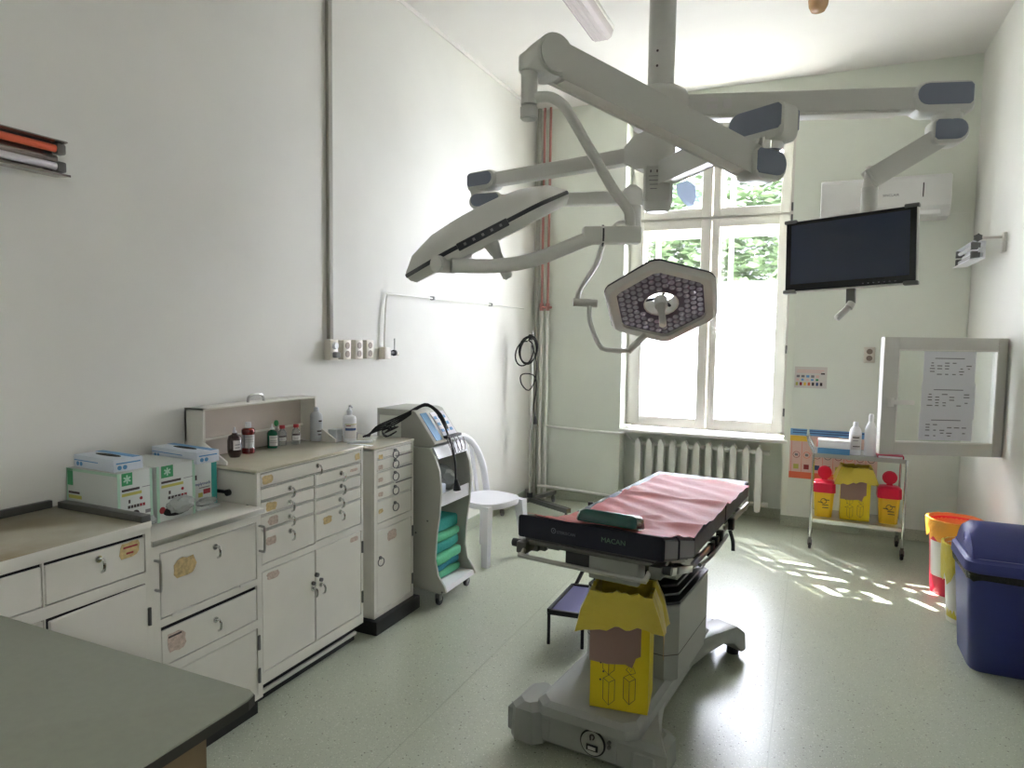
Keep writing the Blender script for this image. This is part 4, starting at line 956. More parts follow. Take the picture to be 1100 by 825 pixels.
# ================================================================ WASTE BINS
rb = thing('waste_bin', (3.37, -1.20, 0), 'round red bin with orange liner, by right wall', 'bin', 'waste bins by the right wall')
G().lathe([(0, 0), (.115, 0), (.118, .01), (.140, .40), (.145, .46), (.143, .46), (.116, .02), (0, .02)], (3.37, -1.20, 0), 32).out('body', 'redbin', rb, sm=40)
def liner(cx, cy, z, r, drop, m, mi, parent, seed, sq=1):
    rnd = random.Random(seed); n = 40; R = []
    outer = [(cx+(r*1.04+rnd.uniform(-.006, .006))*math.cos(2*PI*k/n), cy+(r*1.04+rnd.uniform(-.006, .006))*sq*math.sin(2*PI*k/n), z-drop*(1+rnd.uniform(-.35, .35))) for k in range(n)]
    midr = [(cx+(r*1.09+rnd.uniform(-.004, .004))*math.cos(2*PI*k/n), cy+(r*1.09)*sq*math.sin(2*PI*k/n), z-drop*.35) for k in range(n)]
    top = [(cx+(r*1.10)*math.cos(2*PI*k/n), cy+(r*1.10)*sq*math.sin(2*PI*k/n), z+.012+rnd.uniform(-.004, .004)) for k in range(n)]
    ti = [(cx+(r*1.0)*math.cos(2*PI*k/n), cy+(r*1.0)*sq*math.sin(2*PI*k/n), z+.014) for k in range(n)]
    G().loft([outer, midr, top, ti], close=False).out('liner', m, parent, sm=60)
    ii = [(cx+(r*.86+rnd.uniform(-.008, .008))*math.cos(2*PI*k/n), cy+(r*.86)*sq*math.sin(2*PI*k/n), z-.10) for k in range(n)]
    i2 = [(cx+(r*.68)*math.cos(2*PI*k/n), cy+(r*.68)*sq*math.sin(2*PI*k/n), z*.35) for k in range(n)]
    g = G(); g.loft([ti, ii, i2], close=False); g.bm.faces.new([v for v in g.bm.verts][-n:]); g.out('liner_inside', mi, parent, sm=60)
liner(3.37, -1.20, .465, .148, .10, 'oranget', 'orangein', rb, 5)
def wraplabel(cx, cy, r0, r1, z0, z1, a0, a1, m, parent, name='label'):
    g = G(); n = 10
    for k in range(n):
        a, b = a0+(a1-a0)*k/n, a0+(a1-a0)*(k+1)/n
        g.quad((cx+r0*math.cos(a), cy+r0*math.sin(a), z0), (cx+r0*math.cos(b), cy+r0*math.sin(b), z0), (cx+r1*math.cos(b), cy+r1*math.sin(b), z1), (cx+r1*math.cos(a), cy+r1*math.sin(a), z1))
    return g.out(name, m, parent, sm=60)
wraplabel(3.37, -1.20, .127, .137, .12, .34, -2.9, -1.75, 'label', rb)
yb_ = thing('waste_bin', (3.385, -1.68, 0), 'pale bin with yellow bag, between the red and blue bins', 'bin', 'waste bins by the right wall')
G().lathe([(0, 0), (.115, 0), (.118, .01), (.140, .38), (.144, .43), (.142, .43), (.116, .02), (0, .02)], (3.385, -1.68, 0), 32).out('body', 'poly', yb_, sm=40)
bpy.data.objects[yb_.children[0].name].data.materials[0] = mat('pale_bin', (218, 214, 206), .4)
liner(3.385, -1.68, .435, .146, .16, 'ybag', 'oranget', yb_, 6)
wraplabel(3.385, -1.68, .120, .122, .03, .09, -3.0, -1.6, 'ybag', yb_, 'yellow_residue')
# blue swing-lid bin
bbn = thing('swing_bin', (3.40, -2.18, 0), 'large navy blue swing-lid bin, nearest on the right', 'bin', 'waste bins by the right wall')
def rrect(cx, cy, hx, hy, z, r, n=5):
    P = []
    for sx, sy, a0 in ((1, 1, 0), (-1, 1, PI/2), (-1, -1, PI), (1, -1, 1.5*PI)):
        for k in range(n+1):
            a = a0+PI/2*k/n; P.append((cx+sx*(hx-r)+r*math.cos(a), cy+sy*(hy-r)+r*math.sin(a), z))
    return P
bc = (3.395, -2.185)
G().loft([rrect(*bc, .125, .165, .0, .05), rrect(*bc, .135, .175, .012, .055), rrect(*bc, .165, .212, .50, .06)]).out('body', 'bluebin', bbn, sm=40)
lay = rrect(*bc, .172, .218, .47, .06); rd = random.Random(3)
G().loft([[(x, y, z+rd.uniform(-.008, .012)) for x, y, z in rrect(*bc, .170, .217, .455, .06)], rrect(*bc, .174, .222, .48, .06), rrect(*bc, .172, .219, .503, .06)], close=False).out('bag_edge', 'bagblk', bbn, sm=40)
G().loft([rrect(*bc, .176, .224, .495, .065), rrect(*bc, .180, .228, .50, .065), rrect(*bc, .178, .226, .545, .065), rrect(*bc, .168, .214, .553, .06), rrect(*bc, .164, .210, .562, .06)]).out('lid_rim', 'bluebin', bbn, sm=40)
# domed swing lid, ridge runs along x
g = G(); n = 14; rings = []
for i in range(n+1):
    t = i/n; y = bc[1]-.20+.40*t; h = .562+.135*math.sin(PI*t)**.7
    rings.append([(bc[0]-.158, y, .558), (bc[0]-.150, y, .558+(h-.558)*.85), (bc[0]-.125, y, h), (bc[0]+.125, y, h), (bc[0]+.150, y, .558+(h-.558)*.85), (bc[0]+.158, y, .558)])
g.loft(rings); g.out('swing_flap', 'bluebin', bbn, sm=50)
G().sphere((bc[0]-.151, bc[1], .615), .026, (.35, 1, 1), 14).out('pivot_cap', 'bluebin', bbn, sm=60)
wraplabel(3.395, -2.185, .0, .0, 0, 0, 0, 1, 'label', bbn) if False else None
G().obox((bc[0]-.157, bc[1]+.02, .42), (.0016, .16, .11), Matrix.Rotation(math.radians(-3.5), 3, 'Y')).out('worn_label', 'label', bbn, sm=0)

# ================================================================ OPERATING TABLE (own frame: u across, v along, turned 6 degrees)
OT = Matrix.Translation((1.79, -3.835, 0))@Matrix.Rotation(math.radians(-6), 4, 'Z')
ot = thing('operating_table', (0, 0, 0), 'operating table with navy mattress on a grey pedestal base', 'operating table')
def topz(v):
    if v < .40: return .90-.25*v
    return .80
def hw(v): return .287-.02*max(0, v-.2)
def matt(v0, v1, name='mattress_section'):
    t = .085; g = G(); z0, z1 = topz(v0), topz(v1)
    rings = []
    for v, z in ((v0, z0), (v1, z1)):
        h = hw(v); rings.append([(-h, v, z-t), (h, v, z-t), (h, v, z-.006), (h-.006, v, z), (-h+.006, v, z), (-h, v, z-.006)])
    g.loft(rings); bmesh.ops.bevel(g.bm, geom=[e for e in g.bm.edges], offset=.004, segments=2, affect='EDGES')
    o = g.out(name, 'navy', ot, sm=35)
    h0, h1 = hw(v0), hw(v1)
    for s in (1, -1):
        if v0 > .4: break
        p = G(); p.prism([(v0+.006, z0-.012), (v1-.006, z1-.012), (v1-.006, z1-t+.01), (v0+.006, z0-t+.01)], 0, min(s*h0, s*(h0+.0012)), max(s*h0, s*(h0+.0012)))
        p.out('side_face', 'navyside', o, sm=0)
    G().loft([[(-h0+.03, v0+.01, z0-t-.018), (h0-.03, v0+.01, z0-t-.018), (h0-.03, v0+.01, z0-t-.001), (-h0+.03, v0+.01, z0-t-.001)], [(-h1+.03, v1-.01, z1-t-.018), (h1-.03, v1-.01, z1-t-.018), (h1-.03, v1-.01, z1-t-.001), (-h1+.03, v1-.01, z1-t-.001)]]).out('support_plate', 'dsteel', ot, sm=0)
    return o
m1 = matt(0, .17); matt(.185, .40); matt(.415, 1.0); matt(1.02, 1.62)
# lettering on the head end face
lx = -.135; zf = .855
G().tube([(lx+.009*math.cos(a), -.0008, zf+.004+.009*math.sin(a)) for a in [2*PI*k/16 for k in range(17)]], .0016, 4, 0).out('round_mark', 'dimgrey', m1)
G().sphere((lx, -.0008, zf+.004), .003, (1, .3, 1), 8).out('round_mark', 'dimgrey', m1)
text('STERISCAN', (lx+.014, -.0012, zf-.004), (1, 0, 0), (0, 0, 1), .0150, 'dimgrey', m1)
text('MACAN', (.055, -.0012, zf-.006), (1, 0, 0), (0, 0, 1), .026, 'dimgreen', m1)
# side rails, clamps
for v0, v1 in ((.03, .16), (.20, .39), (.43, .98), (1.04, 1.60)):
    for s in (-1, 1):
        h = (hw(v0)+hw(v1))/2-.005; z0, z1 = topz(v0)-.125, topz(v1)-.125
        r_ = G().beam((s*h, v0, z0), (s*h, v1, z1), .012, .028, .002).out('side_rail', 'steel', ot)
        for k in range(2):
            t_ = .25+.5*k; G().beam((s*(h-.03), v0+(v1-v0)*t_-.012, z0+(z1-z0)*t_), (s*(h-.03), v0+(v1-v0)*t_+.012, z0+(z1-z0)*t_), .05, .022, .002).out('rail_bracket', 'dsteel', r_)
for v, z in ((.72, .64), (.80, .65), (.88, .66), (1.12, .66)):
    G().box((.262, v-.018, z-.005), (.29, v+.018, z+.05), .004).out('clamp', 'rubber', ot)
G().tube([(.285, .50, .66), (.292, .62, .655), (.292, .85, .66), (.288, .98, .665)], .008, 8).out('grip_bar', 'dsteel', ot)
G().tube([(.285, 1.05, .67), (.30, 1.05, .62), (.305, 1.04, .575)], .009, 8).out('clamp_lever', 'rubber', ot)
# end bar with joint blocks
G().tube([(-.25, -.01, .775), (-.245, -.035, .762), (-.22, -.045, .757), (.20, -.045, .752), (.235, -.035, .757), (.24, -.01, .775)], .009, 8, 3).out('end_bar', 'steel', ot)
for s in (-1, 1):
    G().box((s*.262-.022, -.02, .755), (s*.262+.022, .06, .80), .006).out('joint_block', 'dsteel', ot)
    G().cyl((s*.284, .01, .785), (s*.312, .01, .785), .016, seg=12).out('joint_knob', 'rubber', ot)
g = G(); g.box((-.24, .0, .79), (.25, .03, .806), .002); g.out('end_rail', 'dsteel', ot)
G().box((.0, .02, .70), (.19, .10, .785), .006).out('head_mechanism', 'base', ot)
G().box((-.10, .03, .73), (.0, .11, .785), .006).out('head_mechanism', 'rubber', ot)
# frame under the top and column
G().box((-.19, .40, .63), (.19, 1.15, .685), .01).out('top_frame', 'dsteel', ot)
G().prism([(.36, .63), (.62, .63), (.66, .685), (.30, .685)], 0, .19, .235, .004).out('frame_bracket', 'base', ot)
def oct_(z, k=1, v0=.38, v1=.92, hu=.20):
    c = .045
    cu, cv, a, b = .03, (v0+v1)/2, hu*k, (v1-v0)/2*k
    return [(cu-a, cv-b+c, z), (cu-a+c, cv-b, z), (cu+a-c, cv-b, z), (cu+a, cv-b+c, z), (cu+a, cv+b-c, z), (cu+a-c, cv+b, z), (cu-a+c, cv+b, z), (cu-a, cv+b-c, z)]
G().loft([oct_(.19, .97), oct_(.20, 1), oct_(.50, 1), oct_(.505, .99)]).out('column_cover', 'base', ot, sm=20)
G().loft([oct_(.30, 1.004), oct_(.303, 1.004)]).out('column_joint', 'ink', ot, sm=0)
zz = .505
for i in range(4):
    k0 = 1-.05*i
    G().loft([oct_(zz, k0*.84), oct_(zz+.006, k0), oct_(zz+.016, k0), oct_(zz+.031, k0*.80)]).out('bellows_fold', 'rubber', ot, sm=20); zz += .031
G().loft([oct_(zz, .62), oct_(.64, .62)]).out('column_neck', 'rubber', ot, sm=20)
# base
def side(v):   # concave plan outline
    t = min(1, max(0, (v-.0)/1.24)); return .175+(.145*abs(2*t-1)**2.2 if t < .5 else .02*abs(2*t-1))
N = 24
outl = [(side(1.24*k/N), 1.24*k/N) for k in range(N+1)]
poly = [(u, v) for u, v in outl]+[(-u, v) for u, v in outl[::-1]]
def lid(z, k, dv=0): return [(u*k, .62+(v-.62)*k, z) for u, v in poly]
def archz(v): return .03+.075*max(0, math.sin(PI*min(1, max(0, (v-.12)/1.0))))
rings = [[(u*.985, .62+(v-.62)*.985, archz(v)) for u, v in poly], [(u, v, archz(v)+.012) for u, v in poly], [(u, v, .125) for u, v in poly], [(u*.93, .62+(v-.62)*.97, .15) for u, v in poly]]
G().loft(rings).out('base_beam', 'base', ot, sm=28)
def slab(u0, u1, v0, v1, z0, z1, ins, name='base_platform', c=.04):
    def rg(z, i): return [(u0+i+c, v0+i, z), (u1-i-c, v0+i, z), (u1-i, v0+i+c, z), (u1-i, v1-i-c, z), (u1-i-c, v1-i, z), (u0+i+c, v1-i, z), (u0+i, v1-i-c, z), (u0+i, v0+i+c, z)]
    return G().loft([rg(z0, 0), rg(z1-ins*.7, ins*.15), rg(z1, ins)]).out(name, 'base', ot, sm=25)
slab(-.175, .175, -.005, 1.1, .05, .185, .028)
slab(-.20, .215, -.022, 1.05, .15, .20, .024, 'base_cover')
for s, v0, v1 in ((-1, -.03, .20), (1, -.01, .20), (-1, 1.05, 1.27), (1, 1.05, 1.27)):
    u0, u1 = (.165, .305)
    if v0 < .5: slab(min(s*u0, s*u1), max(s*u0, s*u1), v0, v1, .022, .168 if s < 0 else .128, .03, 'foot', .03)
    else:   # far legs arch over the floor and come down on their tips
        pf = [(-.42, .16), (-.05, .175), (.12, .17), (.19, .12), (.20, .03), (.165, .024), (.10, .085), (.02, .105), (-.10, .09), (-.25, .05), (-.42, .04)]
        gl = G(); gl.prism(pf, 0, -.062, .062, .010)
        gl.out('far_leg', 'base', ot, sm=25, mtx=Matrix.Translation((.215 if s > 0 else -.16, 1.06, 0))@Matrix.Rotation(-math.radians(24 if s > 0 else 0), 4, 'Z'))
    fu = s*.235 if v0 < .5 else (.285 if s > 0 else -.16); G().cyl((fu, (v0+v1)/2+(0 if v0 < .5 else .06), 0), (fu, (v0+v1)/2+(0 if v0 < .5 else .06), .03), .03, seg=14).out('foot_pad', 'rubber', ot)
pl = G().cyl((.045, -.0055, .098), (.045, -.012, .098), .050, seg=32, bev=.002).out('dial_ring', 'black', ot)
G().cyl((.045, -.012, .098), (.045, -.0135, .098), .044, seg=32).out('dial_face', 'steel', pl)
G().box((.022, -.0185, .071), (.068, -.013, .094), .002).out('dial_window', 'black', pl); G().box((.030, -.0195, .076), (.060, -.0182, .088)).out('dial_print', 'label', pl, sm=0)
G().tube([(.038, -.015, .110), (.038, -.016, .128), (.048, -.016, .132), (.053, -.016, .124), (.048, -.016, .114)], .003, 6).out('dial_key', 'ink', pl)
for z in (.10, .118): G().cyl((.108, -.004, z), (.108, -.012, z), .007, seg=10).out('socket_plug', 'dsteel', ot)
ot.matrix_world = OT

# pink sheet
def sheet_pt(u, v):
    V = .012+1.49*u; h = hw(V); U = -h*.90+(h*1.88)*v+.03*u
    if U > h+.0: pass
    z = topz(V)+.004+.004*math.sin(V*17+U*6)*math.sin(U*11+1)+.003*math.sin(V*41+U*25)
    z += .014*math.exp(-((V-.98)/.03)**2)+.012*math.exp(-((V-.47-.25*U)/.03)**2)+.010*math.exp(-((V-.62-.5*(U-.1))/.025)**2)*(U < .1)
    if V > .40: z += .002
    return (U, V, z)
g = G(); g.grid(sheet_pt, 90, 34, .0012)
sh = g.out('disposable_sheet', 'sheet', sm=60); tag(sh, 'pink disposable sheet spread over the operating table mattress', 'sheet'); sh.matrix_world = OT
# folded left corner of the sheet
fc = G()
def fold(u, v):
    U = -.262+.14*u; V = .015+.13*v
    return (U, V, topz(V)+.008+.028*math.sin(PI*min(1, u*1.05))**.8*(1-.6*u)*(1-.2*v))
fc.grid(fold, 14, 8, .0012); o = fc.out('turned_corner', 'sheet', sh, sm=60)
# gel head pad
g = G(); 
def padr(z, k): return [(x, y, z) for x, y, _ in rrect(.0, .0, .118*k, .068*k, 0, .03)]
g.loft([padr(0, .97), padr(.006, 1), padr(.036, .95), padr(.046, .86)]); gp_ = g.out('gel_head_pad', 'gel', sm=50)
tag(gp_, 'dark green gel pad lying on the near end of the table', 'pad'); gp_.matrix_world = OT@Matrix.Translation((.055, .085, topz(.085)+.0115))@Matrix.Rotation(math.radians(-14), 4, 'X')
# bagged carton on the table base
bc_ = bagged_carton('waste_carton', OT@Matrix.Translation((.088, .165, .201))@Matrix.Rotation(math.radians(13), 4, 'Z'), .215, .19, .435, 'yellow carton with bag standing on the operating table base', .15, 8)
g = G(); g.prism([(-.01, .31), (.03, .31), (.045, .25), (.028, .225), (.022, .26), (.012, .165), (.004, .225), (-.012, .25)], 0, .150, .152)
tk = g.out('torn_paper_strip', 'tan', sm=0); tk.parent = bc_
# step stool behind the table
ss = thing('step_stool', (1.45, -2.83, 0), 'black framed step stool with purple top behind table base', 'stool')
A_ = [(1.325, -2.97), (1.50, -2.95), (1.47, -2.56), (1.32, -2.58)]
G().prism(A_, 2, .165, .178).out('step_top', 'mesh', ss, sm=0)
g = G()
for a, b in zip(A_, A_[1:]+A_[:1]): g.beam((a[0], a[1], .17), (b[0], b[1], .17), .018, .026, .002)
g.out('top_frame', 'black', ss)
for x, y in A_: G().cyl((x, y, 0), (x, y, .165), .009, seg=8).out('leg', 'black', ss)
g = G(); g.beam((1.33, -2.56, .17), (1.36, -2.40, .29), .016, .016); g.beam((1.36, -2.40, .29), (1.36, -2.40, .62), .03, .016, 0, (0, 1, 0)); g.out('support_post', 'black', ss)

# ================================================================ CEILING PENDANT
HX, HY = 1.78, -2.77
cp = thing('ceiling_pendant', (HX, HY, 2.2), 'grey ceiling-mounted pendant column with three swivel arms', 'pendant')
g = G(); g.cyl((HX, HY, H-.06), (HX, HY, H), .17, seg=36, bev=.01); g.out('ceiling_flange', 'grey', cp)
G().cyl((HX, HY, 2.77), (HX, HY, H-.05), .064, seg=32).out('column', 'grey', cp)
for z in (2.95, 2.88): 
    dv_ = Vector((2.5147-HX, -6.15-HY, 0)).normalized(); p_ = Vector((HX, HY, z))+dv_*.0635+Vector((-.02, 0, 0)); G().cyl(p_, p_+dv_*.003, .006, seg=8).out('screw', 'ink', cp)
G().lathe([(0, 2.60), (.125, 2.605), (.138, 2.63), (.138, 2.74), (.125, 2.77), (.09, 2.79), (0, 2.79)], (HX, HY, 0), 36).out('swivel_hub', 'grey', cp, sm=40)
G().lathe([(0, 2.40), (.07, 2.40), (.078, 2.42), (.08, 2.60), (0, 2.60)], (HX, HY, 0), 30).out('swivel_hub', 'grey', cp, sm=40)
def capsule_pad(p, dirv, Lh, hh, thick, parent, name='joint_pad', m='pad'):
    """rounded side pads on both sides of a joint"""
    d = Vector(dirv); d.z = 0; d.normalize(); n = d.cross(Vector((0, 0, 1)))
    pts = []
    for k in range(9): a = PI/2+PI*k/8; pts.append((Lh/2*-1+hh/2+hh/2*math.cos(a), hh/2*math.sin(a)))
    pts += [(Lh/2-.012, -hh/2), (Lh/2, -hh/2+.012), (Lh/2, hh/2-.012), (Lh/2-.012, hh/2)]
    for s in (-1, 1):
        g = G(); A = []
        a0 = [Vector(p)+d*x+Vector((0, 0, z))+n*s*thick for x, z in pts]; a1 = [q+n*s*.005 for q in a0]
        g.loft([a0, a1]); g.out(name, m, parent, sm=20)
def joint_shell(p, dirv, Lh, hh, wd, parent, m='grey', name='joint_housing'):
    d = Vector(dirv); d.z = 0; d.normalize(); n = d.cross(Vector((0, 0, 1))); pts = []
    for k in range(9): a = PI/2+PI*k/8; pts.append((-Lh/2+hh/2+hh/2*math.cos(a), hh/2*math.sin(a)))
    for k in range(5): a = -PI/2+PI/2*k/4; pts.append((Lh/2-.03+.03*math.cos(a), -hh/2+.03+.03*math.sin(a)))
    for k in range(5): a = PI/2*k/4; pts.append((Lh/2-.03+.03*math.cos(a), hh/2-.03+.03*math.sin(a)))
    g = G(); g.loft([[Vector(p)+d*x*sc+Vector((0, 0, z*sc))+n*s for x, z in pts] for s, sc in ((-wd/2, .93), (-wd/2+.012, 1), (wd/2-.012, 1), (wd/2, .93))])
    return g.out(name, m, parent, sm=30)
# arm 1 -> monitor
E1 = Vector((2.973, -2.422, 2.697)); h1 = Vector((HX, HY, 2.697)); d1 = (E1-h1).normalized()
a1 = G().beam(h1+d1*.10, E1-d1*.05, .10, .105, .012).out('swivel_arm', 'grey', cp)
G().beam(h1+d1*.14-Vector((0, 0, .056)), E1-d1*.16-Vector((0, 0, .056)), .085, .012, .003).out('arm_underside', 'white', a1)
joint_shell(E1+d1*.02, d1, .27, .145, .115, cp); capsule_pad(E1+d1*.025+Vector((0, 0, .012)), d1, .235, .095, .056, cp)
G().lathe([(0, 2.575), (.052, 2.575), (.062, 2.60), (.066, 2.64), (0, 2.64)], (E1.x+d1.x*.06, E1.y+d1.y*.06, 0), 24).out('joint_neck', 'grey', cp, sm=40)
nn1 = d1.cross(Vector((0, 0, 1))); 
if nn1.y > 0: nn1 = -nn1
for u, z, su, sz in ((.24, .02, .05, .018), (.24, -.012, .05, .02), (.31, .0, .04, .045)):
    c = h1+d1*u+nn1*.0505+Vector((0, 0, z)); tagc = G(); tagc.obox(c, (su, .001, sz), Matrix((d1, nn1, Vector((0, 0, 1)))).transposed())
    tagc.out('rating_label', 'label', cp, sm=0)
# arm 2 -> hexagonal lamp
E2 = Vector((.700, -2.495, 2.492)); h2 = Vector((HX, HY, 2.492)); d2 = (E2-h2).normalized()
g = G(); nn = d2.cross(Vector((0, 0, 1))); 
def rect_at(c, d, n, wd, ht): return [c+n*wd/2+Vector((0, 0, ht/2)), c-n*wd/2+Vector((0, 0, ht/2)), c-n*wd/2-Vector((0, 0, ht/2)), c+n*wd/2-Vector((0, 0, ht/2))]
g.loft([rect_at(h2+d2*.02, d2, nn, .15, .18), rect_at(h2+d2*.10, d2, nn, .13, .165), rect_at(h2+d2*.17, d2, nn, .08, .085)]); g.out('arm_root', 'grey', cp, sm=25)
G().beam(h2+d2*.15, E2-d2*.05, .07, .078, .012).out('swivel_arm', 'grey', cp)
joint_shell(E2, d2, .22, .11, .10, cp); capsule_pad(E2+d2*.01+Vector((0, 0, .008)), d2, .185, .075, .049, cp)
G().cyl(E2+d2*.05+Vector((0, 0, -.075)), E2+d2*.05+Vector((0, 0, -.04)), .05, .06, 20).out('joint_neck', 'grey', cp)
# arm 3 -> side-on lamp
G().lathe([(0, 2.20), (.05, 2.20), (.065, 2.215), (.068, 2.25), (.062, 2.27), (.062, 2.40), (0, 2.40)], (HX, HY, 0), 26).out('swivel_hub', 'grey', cp, sm=40)
E3 = Vector((2.296, -3.355, 2.385)); h3 = Vector((HX, HY, 2.37)); d3 = (Vector((E3.x, E3.y, 0))-Vector((h3.x, h3.y, 0))).normalized()
lb_ = G(); cdir = Vector((2.5-HX, -6.15-HY, 0)).normalized(); cr_ = cdir.cross(Vector((0, 0, 1)))
lb_.obox(Vector((HX, HY, 2.325))+cdir*.03-cr_*.0, (.115, .09, .14), Matrix((cr_, cdir, Vector((0, 0, 1)))).transposed(), .012); lbo = lb_.out('label_block', 'grey', cp)
for k in range(4): G().obox(Vector((HX, HY, 2.36-.02*k))+cdir*.076+cr_*.02, (.05-.006*k, .001, .003), Matrix((cr_, cdir, Vector((0, 0, 1)))).transposed()).out('print', 'inkg', lbo, sm=0)
for k in range(2): G().obox(Vector((HX, HY, 2.383))+cdir*.076+cr_*(.035-.03*k), (.006, .001, .012), Matrix((cr_, cdir, Vector((0, 0, 1)))).transposed()).out('print', 'ink', lbo, sm=0)
a3 = G().beam(Vector((HX, HY, 2.375))+d3*.05, Vector((E3.x, E3.y, 2.383))-d3*.04, .075, .082, .012).out('swivel_arm', 'grey', cp)
G().beam(Vector((HX, HY, 2.33))+d3*.10, Vector((E3.x, E3.y, 2.338))-d3*.16, .062, .01, .003).out('arm_underside', 'white', a3)
d3j = Vector((.86, -.51, 0)); joint_shell(E3, d3j, .25, .135, .11, cp); capsule_pad(E3+d3j*.008+Vector((0, 0, .012)), d3j, .225, .09, .054, cp)
G().cyl((E3.x+.03, E3.y-.02, 2.29), (E3.x+.03, E3.y-.02, 2.33), .052, .058, 24).out('joint_neck', 'chrome', cp)

# monitor on its spring arm
mo = thing('ceiling_monitor', (2.73, -2.48, 1.8), 'flat dark monitor hanging from grey spring arm, upper right', 'monitor')
J = Vector((3.034, -2.41, 2.545)); K = Vector((2.724, -2.487, 2.345)); dj = (K-J).normalized()
joint_shell(J, (K-J), .16, .12, .10, mo); capsule_pad(J+Vector((0, 0, .006)), (K-J), .135, .09, .049, mo)
G().beam(J+dj*.03, K, .062, .07, .012).out('spring_arm', 'lampgrey', mo)
G().cyl(K+Vector((0, 0, -.045)), K+Vector((0, 0, .06)), .032, .022, 20, .006).out('drop_joint', 'white', mo)
G().cyl(K+Vector((0, 0, -.20)), K+Vector((0, 0, -.04)), .036, seg=24).out('drop_tube', 'grey', mo)
TR, TL, BR, BL = Vector((2.879, -2.649, 2.183)), Vector((2.399, -2.502, 2.163)), Vector((2.874, -2.677, 1.841)), Vector((2.401, -2.528, 1.816))
xu = ((TR-TL)+(BR-BL)).normalized(); yu = ((TL-BL)+(TR-BR)).normalized(); zu = xu.cross(yu).normalized(); yu = zu.cross(xu)
cM = (TR+TL+BR+BL)/4; mw, mh = .575, .352
RM = Matrix((xu, yu, zu)).transposed()
P = lambda a, b, c: cM+RM@Vector((a, b, c))
G().obox(P(0, 0, -.018), (mw, mh, .03), RM, .006).out('housing', 'lampgrey', mo)
G().obox(P(0, 0, -.001), (mw-.012, mh-.012, .008), RM, .002).out('bezel', 'bezel', mo)
G().obox(P(0, .008, .0035), (mw-.06, mh-.062, .002), RM).out('screen', 'screen', mo, sm=0)
for sx in (-1, 1):
    for sy in (-1, 1): G().obox(P(sx*(mw/2-.025), sy*(mh/2-.004), -.008), (.06, .018, .032), RM, .005).out('corner_guard', 'dsteel', mo)
for k in range(7): G().obox(P(.07+k*.022, -mh/2+.017, .0035), (.006, .004, .001), RM).out('button', 'inkg', mo, sm=0)
G().obox(P(0, 0, -.055), (.13, .13, .05), RM, .01).out('mount_plate', 'grey', mo)
G().cyl(P(0, .03, -.08), K+Vector((0, 0, -.19)), .03, seg=16).out('mount_post', 'grey', mo)
G().obox(P(.015, -mh/2-.035, -.018), (.04, .07, .022), RM, .004).out('handle_bracket', 'dsteel', mo)
G().cyl(P(.018, -mh/2-.068, -.015), P(.010, -mh/2-.092, .0), .018, seg=14).out('handle_collar', 'steel', mo)
G().cyl(P(.010, -mh/2-.09, .0), P(-.035, -mh/2-.145, .03), .015, seg=14, bev=.004).out('handle_grip', 'steel', mo)

# surgical light heads -------------------------------------------------
def hexv(r, z, n=6, rot=0, rnd_=.18):
    P = []
    for i in range(6):
        a0 = PI/3*i+rot
        v = Vector((math.cos(a0), math.sin(a0), 0))*r
        for t in (-rnd_, 0, rnd_):
            nb = Vector((math.cos(a0+math.copysign(PI/3, t)), math.sin(a0+math.copysign(PI/3, t)), 0))*r
            q = v.lerp(nb, abs(t)*.5) if t else v*(1-.035)
            P.append((q.x, q.y, z))
    return P
def light_head(parent, mtx, R, handle_dir=None, panel=False):
    """local -Z is the lit face"""
    hd = G(); hole = .085
    ringN = 18
    def circ(r, z): return [(r*math.cos(2*PI*k/ringN-PI*2/ringN*1), r*math.sin(2*PI*k/ringN-PI*2/ringN*1), z) for k in range(ringN)]
    hd.loft([circ(hole, -.012), hexv(R*.80, -.012), hexv(R*.80, -.03), hexv(R*.93, -.034), hexv(R*.985, -.018), hexv(R, .0), hexv(R*.985, .012), hexv(R*.84, .052), hexv(R*.55, .082), circ(hole*1.15, .088), circ(hole, .08), circ(hole, -.012)], close=False)
    bmesh.ops.recalc_face_normals(hd.bm, faces=hd.bm.faces)
    h = hd.out('light_head', 'lampgrey', parent, sm=32)
    bed = G(); bed.loft([circ(hole+.008, -.0135), hexv(R*.785, -.0135)], close=False); bo = bed.out('led_bed', 'lensbed', h, sm=0)
    g = G(); pit = R*.118; cnt = 0
    for i in range(-9, 10):
        for j in range(-9, 10):
            x = pit*(i+.5*(j % 2)); y = pit*.87*j; d = math.hypot(x, y)
            ok = all(x*math.cos(PI/3*k+PI/6)+y*math.sin(PI/3*k+PI/6) < R*.785*.866-pit*.42 for k in range(6))
            if ok and d > hole+pit*.6: bmesh.ops.create_uvsphere(g.bm, u_segments=10, v_segments=5, radius=pit*.42, matrix=Matrix.Translation((x, y, -.014))@Matrix.Diagonal((1, 1, .55, 1)))
    lo = g.out('led_lens', 'lens', h, sm=60); lo['kind'] = 'stuff'
    bd = G(); bd.loft([hexv(R*1.002, -.006), hexv(R*1.006, -.003), hexv(R*1.006, .004), hexv(R*1.002, .007)], close=False); bdo = bd.out('rim_seal', 'dband', h, sm=30)
    s = G()
    for k in range(3): a = 2*PI*k/3+.5; s.beam((0, 0, .03), (hole*1.02*math.cos(a), hole*1.02*math.sin(a), .03), .012, .01)
    s.out('hole_spoke', 'dband', h)
    hg_ = G(); hg_.cyl((0, 0, .03), (0, 0, -.035), .034, seg=24, bev=.006); hg_.cyl((0, 0, -.03), (0, 0, -.07), .028, .02, 20); hg_.cyl((0, 0, -.06), (0, 0, -.165), .017, .019, 16, .005)
    hg_.out('sterile_handle', 'lampgrey', h)
    return h, bdo
L1 = thing('surgical_light', (1.70, -2.48, 1.9), 'hexagonal surgical light facing the camera, before the window', 'surgical light', 'surgical lights on the pendant')
